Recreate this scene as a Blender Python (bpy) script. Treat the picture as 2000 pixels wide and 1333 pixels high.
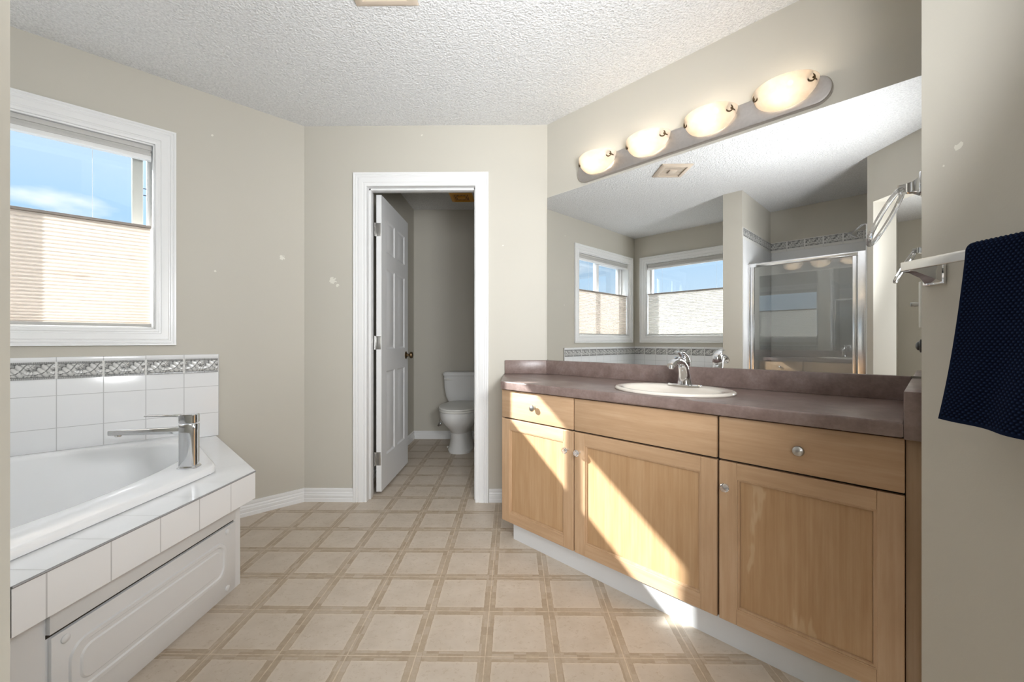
import bpy, bmesh, math, random
from mathutils import Vector, Matrix, noise
random.seed(4)
S2 = math.sqrt(2.0)
for o in list(bpy.data.objects):
    bpy.data.objects.remove(o)
SC = bpy.context.scene
COL = SC.collection
R = math.radians

# ------------------------------------------------------------------ camera
CAM_H = 1.042
cam_d = bpy.data.cameras.new('camera')
cam_d.sensor_width = 36.0
cam_d.lens = 805.0 / 2000.0 * 36.0
cam_d.clip_start = 0.02
cam = bpy.data.objects.new('camera', cam_d)
COL.objects.link(cam)
cam.location = (0, 0, CAM_H)
cam.rotation_euler = (R(90), 0, R(0.7))
SC.camera = cam

# ------------------------------------------------------------------ colour management
vs = SC.view_settings
vs.view_transform = 'Standard'
vs.look = 'None'
vs.gamma = 1.0
vs.use_curve_mapping = False
vs.exposure = 1.02

# ------------------------------------------------------------------ world sky
SUN_DIR = Vector((1.414, 0.0, -0.757)).normalized()      # travel direction of the sunlight
world = bpy.data.worlds.new('sky')
SC.world = world
world.use_nodes = True
wn = world.node_tree
for n_ in list(wn.nodes):
    wn.nodes.remove(n_)
def wnode(t, **kw):
    n_ = wn.nodes.new(t)
    for k, v in kw.items():
        setattr(n_, k, v)
    return n_
w_out = wnode('ShaderNodeOutputWorld')
w_bg = wnode('ShaderNodeBackground')
w_tc = wnode('ShaderNodeTexCoord')
w_sep = wnode('ShaderNodeSeparateXYZ')
wn.links.new(w_tc.outputs['Generated'], w_sep.inputs[0])
w_ramp = wnode('ShaderNodeValToRGB')
wn.links.new(w_sep.outputs['Z'], w_ramp.inputs[0])
e_ = w_ramp.color_ramp.elements
e_[0].position = 0.0; e_[0].color = (0.42, 0.49, 0.56, 1)
e_[1].position = 0.55; e_[1].color = (0.54, 0.57, 0.63, 1)
e2 = w_ramp.color_ramp.elements.new(0.22); e2.color = (0.26, 0.40, 0.57, 1)
w_map = wnode('ShaderNodeMapping'); w_map.inputs['Scale'].default_value = (1, 1, 2.6)
wn.links.new(w_tc.outputs['Generated'], w_map.inputs[0])
w_noi = wnode('ShaderNodeTexNoise'); w_noi.inputs['Scale'].default_value = 4.5; w_noi.inputs['Detail'].default_value = 5
wn.links.new(w_map.outputs[0], w_noi.inputs['Vector'])
w_cr = wnode('ShaderNodeValToRGB')
w_cr.color_ramp.elements[0].position = 0.60; w_cr.color_ramp.elements[0].color = (0, 0, 0, 1)
w_cr.color_ramp.elements[1].position = 0.75; w_cr.color_ramp.elements[1].color = (1, 1, 1, 1)
wn.links.new(w_noi.outputs['Fac'], w_cr.inputs[0])
w_mix = wnode('ShaderNodeMixRGB'); w_mix.inputs[2].default_value = (0.62, 0.64, 0.68, 1)
wn.links.new(w_cr.outputs[0], w_mix.inputs[0]); wn.links.new(w_ramp.outputs[0], w_mix.inputs[1])
w_str = wnode('ShaderNodeMapRange')
w_str.inputs['From Min'].default_value = 0.45; w_str.inputs['From Max'].default_value = 0.85
w_str.inputs['To Min'].default_value = 1.0; w_str.inputs['To Max'].default_value = 18.0
wn.links.new(w_sep.outputs['Z'], w_str.inputs['Value'])
wn.links.new(w_mix.outputs[0], w_bg.inputs['Color'])
wn.links.new(w_str.outputs[0], w_bg.inputs['Strength'])
wn.links.new(w_bg.outputs[0], w_out.inputs[0])

# ------------------------------------------------------------------ sun and two made-up fill lights around the doorway, out of view
sd = bpy.data.lights.new('sun', 'SUN'); sd.energy = 11.5; sd.angle = R(0.6); sd.color = (0.96, 0.98, 1.0)
sun = bpy.data.objects.new('sun', sd); COL.objects.link(sun)
sun.location = (-6, 1, 5)
sun.rotation_euler = SUN_DIR.to_track_quat('-Z', 'Y').to_euler()
def area(name, loc, target, sx, sy, energy, color=(1, 1, 1)):
    d = bpy.data.lights.new(name, 'AREA'); d.shape = 'RECTANGLE'; d.size = sx; d.size_y = sy
    d.energy = energy; d.color = color
    o = bpy.data.objects.new(name, d); COL.objects.link(o)
    o.location = loc
    o.rotation_euler = (Vector(target) - Vector(loc)).to_track_quat('-Z', 'Y').to_euler()
    return o
fill_hall_ = area('added_fill_hall', (0.22, -1.45, 1.30), (-0.05, 1.2, 1.8), 1.0, 1.0, 34, (0.95, 0.975, 1.0))  # added fill shining in through the doorway, not a lamp of the house
fill_near_ = area('added_fill_doorway', (0.46, 0.31, 1.40), (-0.30, 1.50, 1.86), 0.36, 0.36, 15, (0.95, 0.975, 1.0))  # added fill just inside the doorway to lift the walls, no known source
fill_near_.data.spread = R(145)

# ================================================================== helpers
def uv(p, q):
    return ((p + q) / S2, (q - p) / S2)
def pq(u, v):
    return ((u - v) / S2, (u + v) / S2)

def merge(bm, tmp, mi=0):
    m = {}
    for v in tmp.verts:
        m[v] = bm.verts.new(v.co)
    for f in tmp.faces:
        try:
            nf = bm.faces.new([m[v] for v in f.verts]); nf.material_index = mi
        except ValueError:
            pass
    tmp.free()

def box(bm, x0, x1, y0, y1, z0, z1, bev=0.0, seg=2, mi=0):
    t = bmesh.new()
    vs_ = [t.verts.new((x, y, z)) for x in (x0, x1) for y in (y0, y1) for z in (z0, z1)]
    for idx in ((0, 1, 3, 2), (4, 6, 7, 5), (0, 4, 5, 1), (2, 3, 7, 6), (0, 2, 6, 4), (1, 5, 7, 3)):
        t.faces.new([vs_[i] for i in idx])
    if bev > 0:
        bmesh.ops.bevel(t, geom=list(t.edges), offset=bev, segments=seg, profile=0.5, affect='EDGES')
    merge(bm, t, mi)

def prism(bm, poly, z0, z1, mi=0, bev=0.0, seg=2):
    t = bmesh.new()
    lo = [t.verts.new((x, y, z0)) for x, y in poly]
    hi = [t.verts.new((x, y, z1)) for x, y in poly]
    t.faces.new(lo[::-1]); t.faces.new(hi)
    n = len(poly)
    for i in range(n):
        j = (i + 1) % n
        t.faces.new((lo[i], lo[j], hi[j], hi[i]))
    bmesh.ops.recalc_face_normals(t, faces=list(t.faces))
    if bev > 0:
        bmesh.ops.bevel(t, geom=list(t.edges), offset=bev, segments=seg, profile=0.5, affect='EDGES')
    merge(bm, t, mi)

def loft(bm, loops, closed=True, cap0=False, cap1=False, mi=0, wrap=False):
    rows = [[bm.verts.new(p) for p in lp] for lp in loops]
    n = len(rows[0])
    rr = list(range(len(rows) - 1)) + ([len(rows) - 1] if wrap else [])
    for i in rr:
        a, b = rows[i], rows[(i + 1) % len(rows)]
        for k in range(n if closed else n - 1):
            l = (k + 1) % n
            f = bm.faces.new((a[k], a[l], b[l], b[k])); f.material_index = mi
    if cap0:
        f = bm.faces.new(rows[0][::-1]); f.material_index = mi
    if cap1:
        f = bm.faces.new(rows[-1]); f.material_index = mi
    return rows

def frame_of(d):
    d = Vector(d).normalized()
    a = Vector((0, 0, 1)) if abs(d.z) < 0.9 else Vector((1, 0, 0))
    x = d.cross(a).normalized(); y = d.cross(x).normalized()
    return x, y, d

def tube(bm, pts, r, n=12, caps=True, closed=False, mi=0):
    pts = [Vector(p) for p in pts]
    m = len(pts)
    rs = r if isinstance(r, (list, tuple)) else [r] * m
    loops = []
    px = None
    for i, p in enumerate(pts):
        if closed:
            d = pts[(i + 1) % m] - pts[i - 1]
        else:
            d = pts[min(i + 1, m - 1)] - pts[max(i - 1, 0)]
        d.normalize()
        if px is None:
            x, y, _ = frame_of(d)
        else:
            x = (px - d * px.dot(d)).normalized(); y = d.cross(x).normalized()
        px = x
        loops.append([p + (x * math.cos(2 * math.pi * k / n) + y * math.sin(2 * math.pi * k / n)) * rs[i] for k in range(n)])
    loft(bm, loops, True, caps and not closed, caps and not closed, mi, wrap=closed)

def lathe(bm, prof, c, axis=(0, 0, 1), n=24, mi=0):
    x, y, d = frame_of(axis)
    c = Vector(c)
    loops = []
    for r, h in prof:
        loops.append([c + d * h + (x * math.cos(2 * math.pi * k / n) + y * math.sin(2 * math.pi * k / n)) * max(r, 1e-5) for k in range(n)])
    loft(bm, loops, True, True, True, mi)

def sell(cx, cy, z, a, b, n=40, e=2.0):
    out = []
    for k in range(n):
        t = 2 * math.pi * k / n
        c, s = math.cos(t), math.sin(t)
        out.append((cx + a * math.copysign(abs(c) ** (2 / e), c), cy + b * math.copysign(abs(s) ** (2 / e), s), z))
    return out

def finish(bm, angle=32):
    bmesh.ops.remove_doubles(bm, verts=list(bm.verts), dist=1e-6)
    bmesh.ops.recalc_face_normals(bm, faces=list(bm.faces))
    for f in bm.faces:
        f.smooth = True
    for e in bm.edges:
        if len(e.link_faces) == 2:
            if e.calc_face_angle(0) > R(angle):
                e.smooth = False
        else:
            e.smooth = False

BASE = {}
def obj(name, bm, mats, parent=None, base=None, angle=32, recalc=True):
    if parent is not None:
        base = BASE.get(parent.name, (0, 0, 0))
    if base:
        bmesh.ops.translate(bm, verts=list(bm.verts), vec=-Vector(base))
    if recalc:
        finish(bm, angle)
    me = bpy.data.meshes.new(name)
    bm.to_mesh(me); bm.free()
    for m in (mats if isinstance(mats, (list, tuple)) else [mats]):
        me.materials.append(m)
    o = bpy.data.objects.new(name, me)
    COL.objects.link(o)
    if parent is not None:
        o.parent = parent
        BASE[o.name] = BASE.get(parent.name, (0, 0, 0))
    return o

def tag(o, label, cat, group=None):
    o['label'] = label; o['category'] = cat
    if group:
        o['group'] = group
    return o

def thing(name, label, cat, base=(0, 0, 0), frame='uv', group=None):
    o = bpy.data.objects.new(name, None)
    o.empty_display_size = 0.05
    COL.objects.link(o)
    if frame == 'pq':
        u, v = uv(base[0], base[1]); o.location = (u, v, base[2]); o.rotation_euler = (0, 0, R(-45))
    else:
        o.location = base
    BASE[o.name] = tuple(base)
    return tag(o, label, cat, group)

def solo(name, bm, mats, label, cat, base=(0, 0, 0), frame='uv', group=None, angle=32):
    o = obj(name, bm, mats, None, base, angle)
    if frame == 'pq':
        u, v = uv(base[0], base[1]); o.location = (u, v, base[2]); o.rotation_euler = (0, 0, R(-45))
    else:
        o.location = base
    return tag(o, label, cat, group)

def struct(name, bm, mats, frame='uv', angle=32):
    o = obj(name, bm, mats, None, None, angle)
    if frame == 'pq':
        o.rotation_euler = (0, 0, R(-45))
    o['kind'] = 'structure'
    return o

# ================================================================== materials
class NT:
    def __init__(s, name):
        s.m = bpy.data.materials.new(name); s.m.use_nodes = True
        s.t = s.m.node_tree
        s.b = s.t.nodes['Principled BSDF']
        s.out = s.t.nodes['Material Output']
        s._pos = None
    def n(s, t, **kw):
        x = s.t.nodes.new(t)
        for k, v in kw.items():
            setattr(x, k, v)
        return x
    def lk(s, a, b):
        s.t.links.new(a, b)
    def val(s, x, sock):
        if isinstance(x, (int, float)):
            sock.default_value = x
        elif isinstance(x, (tuple, list, Vector)):
            sock.default_value = x
        else:
            s.lk(x, sock)
    def math(s, op, a, b=0.0, c=0.0):
        x = s.n('ShaderNodeMath', operation=op)
        s.val(a, x.inputs[0]); s.val(b, x.inputs[1]); s.val(c, x.inputs[2])
        return x.outputs[0]
    @property
    def pos(s):
        if s._pos is None:
            s._pos = s.n('ShaderNodeNewGeometry').outputs['Position']
        return s._pos
    def objc(s):
        return s.n('ShaderNodeTexCoord').outputs['Object']
    def dot(s, vec, src=None):
        x = s.n('ShaderNodeVectorMath', operation='DOT_PRODUCT')
        s.lk(src or s.pos, x.inputs[0]); x.inputs[1].default_value = vec
        return x.outputs['Value']
    def noise(s, scale, detail=2.0, src=None, sc=(1, 1, 1), rough=0.5, loc=(0, 0, 0)):
        mp = s.n('ShaderNodeMapping'); mp.inputs['Scale'].default_value = sc; mp.inputs['Location'].default_value = loc
        s.lk(src or s.pos, mp.inputs[0])
        x = s.n('ShaderNodeTexNoise'); x.inputs['Scale'].default_value = scale; x.inputs['Detail'].default_value = detail
        x.inputs['Roughness'].default_value = rough
        s.lk(mp.outputs[0], x.inputs['Vector'])
        return x.outputs['Fac']
    def ramp(s, f, stops):
        x = s.n('ShaderNodeValToRGB'); s.lk(f, x.inputs[0])
        el = x.color_ramp.elements
        while len(el) < len(stops):
            el.new(0.5)
        for e, (p, c) in zip(el, stops):
            e.position = p
            e.color = (c, c, c, 1) if isinstance(c, (int, float)) else (*c, 1)
        return x.outputs[0]
    def mix(s, f, a, b):
        x = s.n('ShaderNodeMixRGB')
        s.val(f, x.inputs[0])
        for q, sk in ((a, x.inputs[1]), (b, x.inputs[2])):
            if isinstance(q, (tuple, list)):
                sk.default_value = (*q, 1)
            else:
                s.lk(q, sk)
        return x.outputs[0]
    def bump(s, h, strength=0.3, dist=0.01):
        x = s.n('ShaderNodeBump'); x.inputs['Strength'].default_value = strength; x.inputs['Distance'].default_value = dist
        s.lk(h, x.inputs['Height']); s.lk(x.outputs[0], s.b.inputs['Normal'])
        return x
    def set(s, color=None, rough=None, metal=None, spec=None):
        if color is not None:
            if isinstance(color, (tuple, list)):
                s.b.inputs['Base Color'].default_value = (*color, 1)
            else:
                s.lk(color, s.b.inputs['Base Color'])
        if rough is not None:
            s.val(rough, s.b.inputs['Roughness'])
        if metal is not None:
            s.b.inputs['Metallic'].default_value = metal
        if spec is not None:
            s.b.inputs['Specular IOR Level'].default_value = spec
        return s
    def line(s, coord, spacing, off, width):
        a = s.math('SUBTRACT', coord, off)
        a = s.math('DIVIDE', a, spacing)
        a = s.math('ADD', a, 0.5)
        a = s.math('FRACT', a)
        a = s.math('SUBTRACT', a, 0.5)
        a = s.math('ABSOLUTE', a)
        a = s.math('MULTIPLY', a, spacing)
        return s.math('LESS_THAN', a, width / 2)

PV = (1 / S2, -1 / S2, 0.0); QV = (1 / S2, 1 / S2, 0.0)

def simple(name, color, rough=0.5, metal=0.0, nscale=None, namp=0.06, bump=0.0, bscale=200, spec=None):
    t = NT(name)
    if nscale:
        f = t.noise(nscale, 3)
        lo = tuple(c * (1 - namp) for c in color); hi = tuple(min(1, c * (1 + namp)) for c in color)
        t.set(t.ramp(f, [(0.3, lo), (0.7, hi)]), rough, metal, spec)
    else:
        t.set(color, rough, metal, spec)
    if bump:
        t.bump(t.noise(bscale, 2), bump, 0.002)
    return t.m

def paint(name, base, spots=()):
    t = NT(name)
    f = t.noise(1.3, 3)
    c = t.ramp(f, [(0.3, tuple(x * 0.985 for x in base)), (0.7, tuple(min(1, x * 1.015) for x in base))])
    for (loc, r) in spots:
        d = t.n('ShaderNodeVectorMath', operation='DISTANCE')
        t.lk(t.pos, d.inputs[0]); d.inputs[1].default_value = loc
        wob = t.noise(90, 2)
        dd = t.math('ADD', d.outputs['Value'], t.math('MULTIPLY', t.math('SUBTRACT', wob, 0.5), r * 2.2))
        msk = t.math('LESS_THAN', dd, r)
        c = t.mix(t.math('MULTIPLY', msk, 0.75), c, (0.78, 0.76, 0.68))
    t.set(c, 0.55, 0, 0.3)
    t.bump(t.noise(230, 2), 0.06, 0.002)
    return t.m

WALL = (0.538, 0.510, 0.446)
M_wall = paint('tan_wall_paint', WALL)
M_wall_left = paint('tan_wall_paint_left', WALL, [((-1.477, 2.572, 1.566), 0.014), ((-1.73, 2.319, 2.21), 0.006), ((-1.72, 2.33, 1.44), 0.006)])
M_wall_back = paint('tan_wall_paint_back', WALL, [((-1.20, 2.665, 1.435), 0.020), ((-1.168, 2.665, 1.405), 0.010), ((-0.617, 2.665, 2.378), 0.005), ((-0.09, 2.665, 1.66), 0.005)])
M_wall_towel = paint('tan_wall_paint_towel', WALL, [((0.87, 0.822, 1.427), 0.0065), ((0.87, 0.852, 1.40), 0.0025)])

def popcorn():
    t = NT('popcorn_ceiling')
    f1 = t.noise(105, 3, rough=0.6)
    f2 = t.noise(48, 2)
    h = t.math('ADD', f1, t.math('MULTIPLY', f2, 0.6))
    t.set(t.ramp(f1, [(0.35, (0.70, 0.70, 0.70)), (0.62, (0.84, 0.84, 0.84))]), 0.9, 0, 0.1)
    t.bump(h, 0.85, 0.012)
    return t.m
M_ceil = popcorn()

def vinyl():
    t = NT('vinyl_floor')
    u = t.dot((1, 0.008, 0)); v = t.dot((0.0, 1, 0))
    s = 0.2288; bw = 0.043
    def d(coord, off):
        a = t.math('DIVIDE', t.math('SUBTRACT', coord, off), s)
        a = t.math('SUBTRACT', t.math('FRACT', t.math('ADD', a, 0.5)), 0.5)
        return t.math('MULTIPLY', t.math('ABSOLUTE', a), s)
    wob = t.math('MULTIPLY', t.math('SUBTRACT', t.noise(45, 3), 0.5), 0.006)
    du = t.math('ADD', d(u, -0.095), wob); dv = t.math('ADD', d(v, 1.587), wob)
    dm = t.math('MINIMUM', du, dv)
    bu = t.math('LESS_THAN', du, bw / 2); bv = t.math('LESS_THAN', dv, bw / 2)
    band = t.math('MAXIMUM', bu, bv)
    # stone tile field
    n1 = t.noise(9, 6, rough=0.62); n2 = t.noise(55, 4)
    tile = t.ramp(n1, [(0.25, (0.52, 0.44, 0.35)), (0.5, (0.58, 0.50, 0.41)), (0.75, (0.63, 0.55, 0.46))])
    vein = t.ramp(t.noise(16, 6, sc=(1, 1.6, 1), rough=0.7), [(0.485, 0.0), (0.50, 1.0), (0.515, 0.0)])
    veinm = t.math('MULTIPLY', t.math('MULTIPLY', vein, t.ramp(n2, [(0.48, 0.0), (0.60, 1.0)])), 0.75)
    tile = t.mix(veinm, tile, (0.40, 0.30, 0.19))
    # pale edge of each tile
    edge = t.ramp(dm, [(bw / 2, 1.0), (bw / 2 + 0.012, 0.0)])
    tile = t.mix(t.math('MULTIPLY', edge, 0.35), tile, (0.70, 0.61, 0.49))
    # banding of short brown stone strips
    cu = t.n('ShaderNodeCombineXYZ'); t.lk(t.math('MULTIPLY', u, 24.0), cu.inputs[0]); t.lk(t.math('MULTIPLY', v, 46.0), cu.inputs[1])
    cv = t.n('ShaderNodeCombineXYZ'); t.lk(t.math('MULTIPLY', u, 46.0), cv.inputs[0]); t.lk(t.math('MULTIPLY', v, 24.0), cv.inputs[1])
    def wn_(vec):
        fl = t.n('ShaderNodeVectorMath', operation='FLOOR'); t.lk(vec, fl.inputs[0])
        x = t.n('ShaderNodeTexWhiteNoise'); t.lk(fl.outputs[0], x.inputs[0]); return x.outputs['Value']
    cell = t.mix(bu, wn_(cu.outputs[0]), wn_(cv.outputs[0]))
    nb = t.noise(60, 4, rough=0.7)
    brown = t.ramp(t.math('ADD', t.math('MULTIPLY', cell, 0.45), t.math('MULTIPLY', nb, 0.6)),
                   [(0.2, (0.375, 0.290, 0.205)), (0.5, (0.45, 0.36, 0.262)), (0.8, (0.515, 0.43, 0.34))])
    ctr_u = t.math('MULTIPLY', t.math('LESS_THAN', du, 0.0016), bu)
    ctr_v = t.math('MULTIPLY', t.math('LESS_THAN', dv, 0.0016), bv)
    ctr = t.math('MAXIMUM', ctr_u, ctr_v)
    brown = t.mix(t.math('MULTIPLY', ctr, 0.65), brown, (0.68, 0.58, 0.44))
    ed2 = t.math('MULTIPLY', t.math('LESS_THAN', t.math('ABSOLUTE', t.math('SUBTRACT', dm, bw / 2)), 0.0011), 0.5)
    col = t.mix(band, tile, brown)
    col = t.mix(ed2, col, (0.34, 0.25, 0.16))
    t.set(col, t.ramp(n1, [(0.3, 0.34), (0.7, 0.46)]), 0, 0.45)
    t.bump(t.math('ADD', t.math('MULTIPLY', band, -0.6), t.math('MULTIPLY', n2, 0.5)), 0.12, 0.002)
    return t.m
M_floor = vinyl()

M_trim = simple('white_trim_paint', (0.80, 0.80, 0.795), 0.32, 0, 3, 0.012)
M_door = simple('white_door_paint', (0.80, 0.80, 0.80), 0.38, 0, 4, 0.015)
M_vinylframe = simple('white_vinyl_frame', (0.82, 0.82, 0.82), 0.35, 0, 5, 0.01)
M_shadedframe = simple('shaded_vinyl_frame', (0.60, 0.60, 0.555), 0.5, 0, 6, 0.03)  # white vinyl greyed in its colour to stand for shade on the stile
M_acrylic = simple('white_tub_acrylic', (0.83, 0.835, 0.84), 0.07, 0, 2, 0.008, spec=0.6)
M_apron = simple('white_apron_plastic', (0.76, 0.765, 0.77), 0.35, 0, 3, 0.012)
M_porcelain = simple('toilet_porcelain', (0.80, 0.80, 0.79), 0.08, 0, 4, 0.01, spec=0.6)
M_sink = simple('bisque_sink_enamel', (0.80, 0.74, 0.66), 0.09, 0, 4, 0.01, spec=0.6)
M_chrome = simple('polished_chrome', (0.80, 0.81, 0.83), 0.05, 1.0, 30, 0.02)
M_satinbar = simple('soft_chrome_bar', (0.78, 0.77, 0.74), 0.22, 1.0, 40, 0.02)
M_satin = simple('satin_nickel', (0.50, 0.49, 0.47), 0.30, 1.0, 60, 0.04)
M_platemetal = simple('brushed_nickel_plate', (0.52, 0.49, 0.47), 0.42, 1.0, 80, 0.04)
M_bronze = simple('aged_bronze', (0.16, 0.11, 0.06), 0.35, 0.9, 60, 0.1)
M_black = simple('black_plastic', (0.012, 0.011, 0.010), 0.3, 0, 20, 0.1)
M_gapshade = simple('recess_shade_paint', (0.03, 0.022, 0.015), 0.8, 0, 10, 0.1)  # near-black colour painted in for the shade of gaps and recesses
M_plastic = simple('ivory_plastic', (0.80, 0.79, 0.75), 0.35, 0, 10, 0.01)
M_vent = simple('beige_vent_plastic', (0.62, 0.52, 0.42), 0.5, 0, 12, 0.03)
M_fan = simple('amber_fan_plastic', (0.80, 0.40, 0.045), 0.45, 0, 12, 0.05)
M_aluminium = simple('bright_aluminium', (0.84, 0.84, 0.85), 0.18, 1.0, 40, 0.02)
M_surround = simple('white_shower_panel', (0.74, 0.745, 0.75), 0.18, 0, 3, 0.01)
M_kick = simple('grey_white_toe_kick', (0.66, 0.66, 0.66), 0.45, 0, 5, 0.02)
M_railgrey = simple('grey_blind_rail', (0.50, 0.49, 0.47), 0.5, 0, 8, 0.03)
M_darkgrout = simple('grey_edge_grout', (0.30, 0.30, 0.30), 0.7, 0, 30, 0.05)
M_darkrail = simple('taupe_blind_rail', (0.32, 0.28, 0.25), 0.5, 0, 8, 0.03)

def tilem(name, lines, base=(0.80, 0.805, 0.81), rough=0.15, grout=(0.50, 0.50, 0.50)):
    t = NT(name)
    m = None
    for vec, sp, off, w in lines:
        l = t.line(t.dot(vec), sp, off, w)
        m = l if m is None else t.math('MAXIMUM', m, l)
    f = t.noise(2.5, 2)
    c = t.ramp(f, [(0.3, tuple(x * 0.99 for x in base)), (0.7, tuple(min(1, x * 1.01) for x in base))])
    c = t.mix(m, c, grout)
    t.set(c, t.math('ADD', rough, t.math('MULTIPLY', m, 0.5)), 0, 0.55)
    wav = t.noise(14, 2)
    t.bump(t.math('ADD', t.math('MULTIPLY', m, -1.0), t.math('MULTIPLY', wav, 0.35)), 0.10, 0.002)
    return t.m
ZV = (0, 0, 1)
M_tileL = tilem('white_wall_tile_left', [(QV, 0.1555, -0.022, 0.0035), (ZV, 0.151, 0.637, 0.0028)])
M_tileW = tilem('white_wall_tile_rear', [(PV, 0.1555, -2.863, 0.0035), (ZV, 0.151, 0.637, 0.0028)])
M_tiledeckF = tilem('white_deck_tile_front', [((0, 1, 0), 0.1505, 0.955, 0.0036)])
M_tiledeckE = tilem('white_deck_tile_end', [(PV, 0.1505, -2.863, 0.0036)])
M_showertile = tilem('shower_wall_tile', [(PV, 0.1555, -1.09, 0.003), (QV, 0.1555, -1.09, 0.003)], (0.74, 0.73, 0.70))

def leafmat():
    t = NT('leaf_relief_glaze')
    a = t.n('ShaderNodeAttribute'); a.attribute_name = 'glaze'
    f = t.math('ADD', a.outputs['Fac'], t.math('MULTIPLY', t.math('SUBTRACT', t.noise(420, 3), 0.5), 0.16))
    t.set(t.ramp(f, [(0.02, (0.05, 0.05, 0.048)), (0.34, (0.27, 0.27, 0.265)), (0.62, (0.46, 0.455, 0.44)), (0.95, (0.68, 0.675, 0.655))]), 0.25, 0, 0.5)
    return t.m
M_leaf = leafmat()

def wood(name, horiz, tint=1.0):
    t = NT(name)
    oc = t.objc()
    sc = (1.6, 14, 14) if horiz else (14, 14, 1.6)
    g1 = t.noise(3.0, 4, oc, sc, 0.6)
    sc2 = (0.7, 60, 60) if horiz else (60, 60, 0.7)
    g2 = t.noise(3.0, 3, oc, sc2, 0.55)
    blot = t.noise(2.2, 3, oc)
    f = t.math('ADD', t.math('MULTIPLY', g1, 0.5), t.math('ADD', t.math('MULTIPLY', g2, 0.22), t.math('MULTIPLY', blot, 0.28)))
    c = t.ramp(f, [(0.33, tuple(x * tint for x in (0.45, 0.285, 0.160))), (0.5, tuple(x * tint for x in (0.515, 0.335, 0.198))), (0.66, tuple(x * tint for x in (0.58, 0.395, 0.248)))])
    t.set(c, 0.36, 0, 0.4)
    t.bump(g2, 0.05, 0.001)
    return t.m
M_wood_v = wood('maple_vertical', False)
M_wood_h = wood('maple_horizontal', True)

def panelwood(scuff):
    t = NT('maple_panel')
    oc = t.objc()
    g1 = t.noise(3.0, 4, oc, (12, 12, 1.2), 0.6)
    g2 = t.noise(3.0, 3, oc, (70, 70, 0.8), 0.55)
    f = t.math('ADD', t.math('MULTIPLY', g1, 0.65), t.math('MULTIPLY', g2, 0.35))
    c = t.ramp(f, [(0.33, (0.415, 0.245, 0.120)), (0.5, (0.475, 0.295, 0.155)), (0.66, (0.53, 0.345, 0.195))])
    sc = t.ramp(t.noise(2.6, 3, oc, (6.0, 6.0, 1.3), 0.6, (0.3, 0.2, 0.5)), [(0.62, 0.0), (0.66, 1.0)])
    if scuff: c = t.mix(t.math('MULTIPLY', sc, 0.28), c, (0.74, 0.57, 0.38))
    t.set(c, 0.40, 0, 0.4)
    t.bump(g2, 0.05, 0.001)
    return t.m
M_panel = panelwood(False); M_scuffed = panelwood(True)

def laminate():
    t = NT('mauve_laminate')
    a = t.noise(14, 5, rough=0.65); b = t.noise(90, 3)
    f = t.math('ADD', t.math('MULTIPLY', a, 0.75), t.math('MULTIPLY', b, 0.25))
    t.set(t.ramp(f, [(0.3, (0.165, 0.110, 0.094)), (0.5, (0.225, 0.162, 0.143)), (0.7, (0.30, 0.23, 0.21))]), 0.32, 0, 0.5)
    return t.m
M_lam = laminate()
M_filler = wood('mauve_stained_filler', False, 0.72)

def towelmat():
    t = NT('navy_waffle_towel')
    f = t.noise(900, 2)
    a = t.n('ShaderNodeAttribute'); a.attribute_name = 'loops'
    k = t.math('ADD', t.math('MULTIPLY', a.outputs['Fac'], 0.75), t.math('MULTIPLY', f, 0.25))
    t.set(t.ramp(k, [(0.15, (0.003, 0.005, 0.013)), (0.6, (0.009, 0.016, 0.042)), (0.95, (0.030, 0.048, 0.092))]), 1.0, 0, 0.05)
    t.b.inputs['Sheen Weight'].default_value = 0.0
    t.b.inputs['Sheen Roughness'].default_value = 0.5
    return t.m
M_towel = towelmat()

def mirrormat():
    t = NT('silvered_mirror')
    t.set((0.93, 0.94, 0.94), 0.0, 1.0)
    return t.m
M_mirror = mirrormat()

def thin_glass(name, tint=(0.96, 0.98, 0.98), base_refl=0.04, extra=0.35):
    t = NT(name)
    tr = t.n('ShaderNodeBsdfTransparent'); tr.inputs[0].default_value = (*tint, 1)
    gl = t.n('ShaderNodeBsdfGlossy'); gl.inputs['Roughness'].default_value = 0.0
    lw = t.n('ShaderNodeLayerWeight'); lw.inputs['Blend'].default_value = 0.35
    f = t.math('ADD', base_refl, t.math('MULTIPLY', lw.outputs['Fresnel'], extra))
    mx = t.n('ShaderNodeMixShader'); t.lk(f, mx.inputs[0]); t.lk(tr.outputs[0], mx.inputs[1]); t.lk(gl.outputs[0], mx.inputs[2])
    t.lk(mx.outputs[0], t.out.inputs['Surface'])
    return t.m
M_glass = thin_glass('window_glass', (0.97, 0.985, 0.98), 0.03, 0.25)
M_shglass = thin_glass('shower_door_glass', (0.93, 0.94, 0.93), 0.10, 0.45)

def crystal():
    t = NT('clear_acrylic')
    t.set((0.97, 0.98, 0.99), 0.02, 0)
    t.b.inputs['Transmission Weight'].default_value = 0.92
    t.b.inputs['IOR'].default_value = 1.48
    return t.m
M_crystal = crystal()

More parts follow.
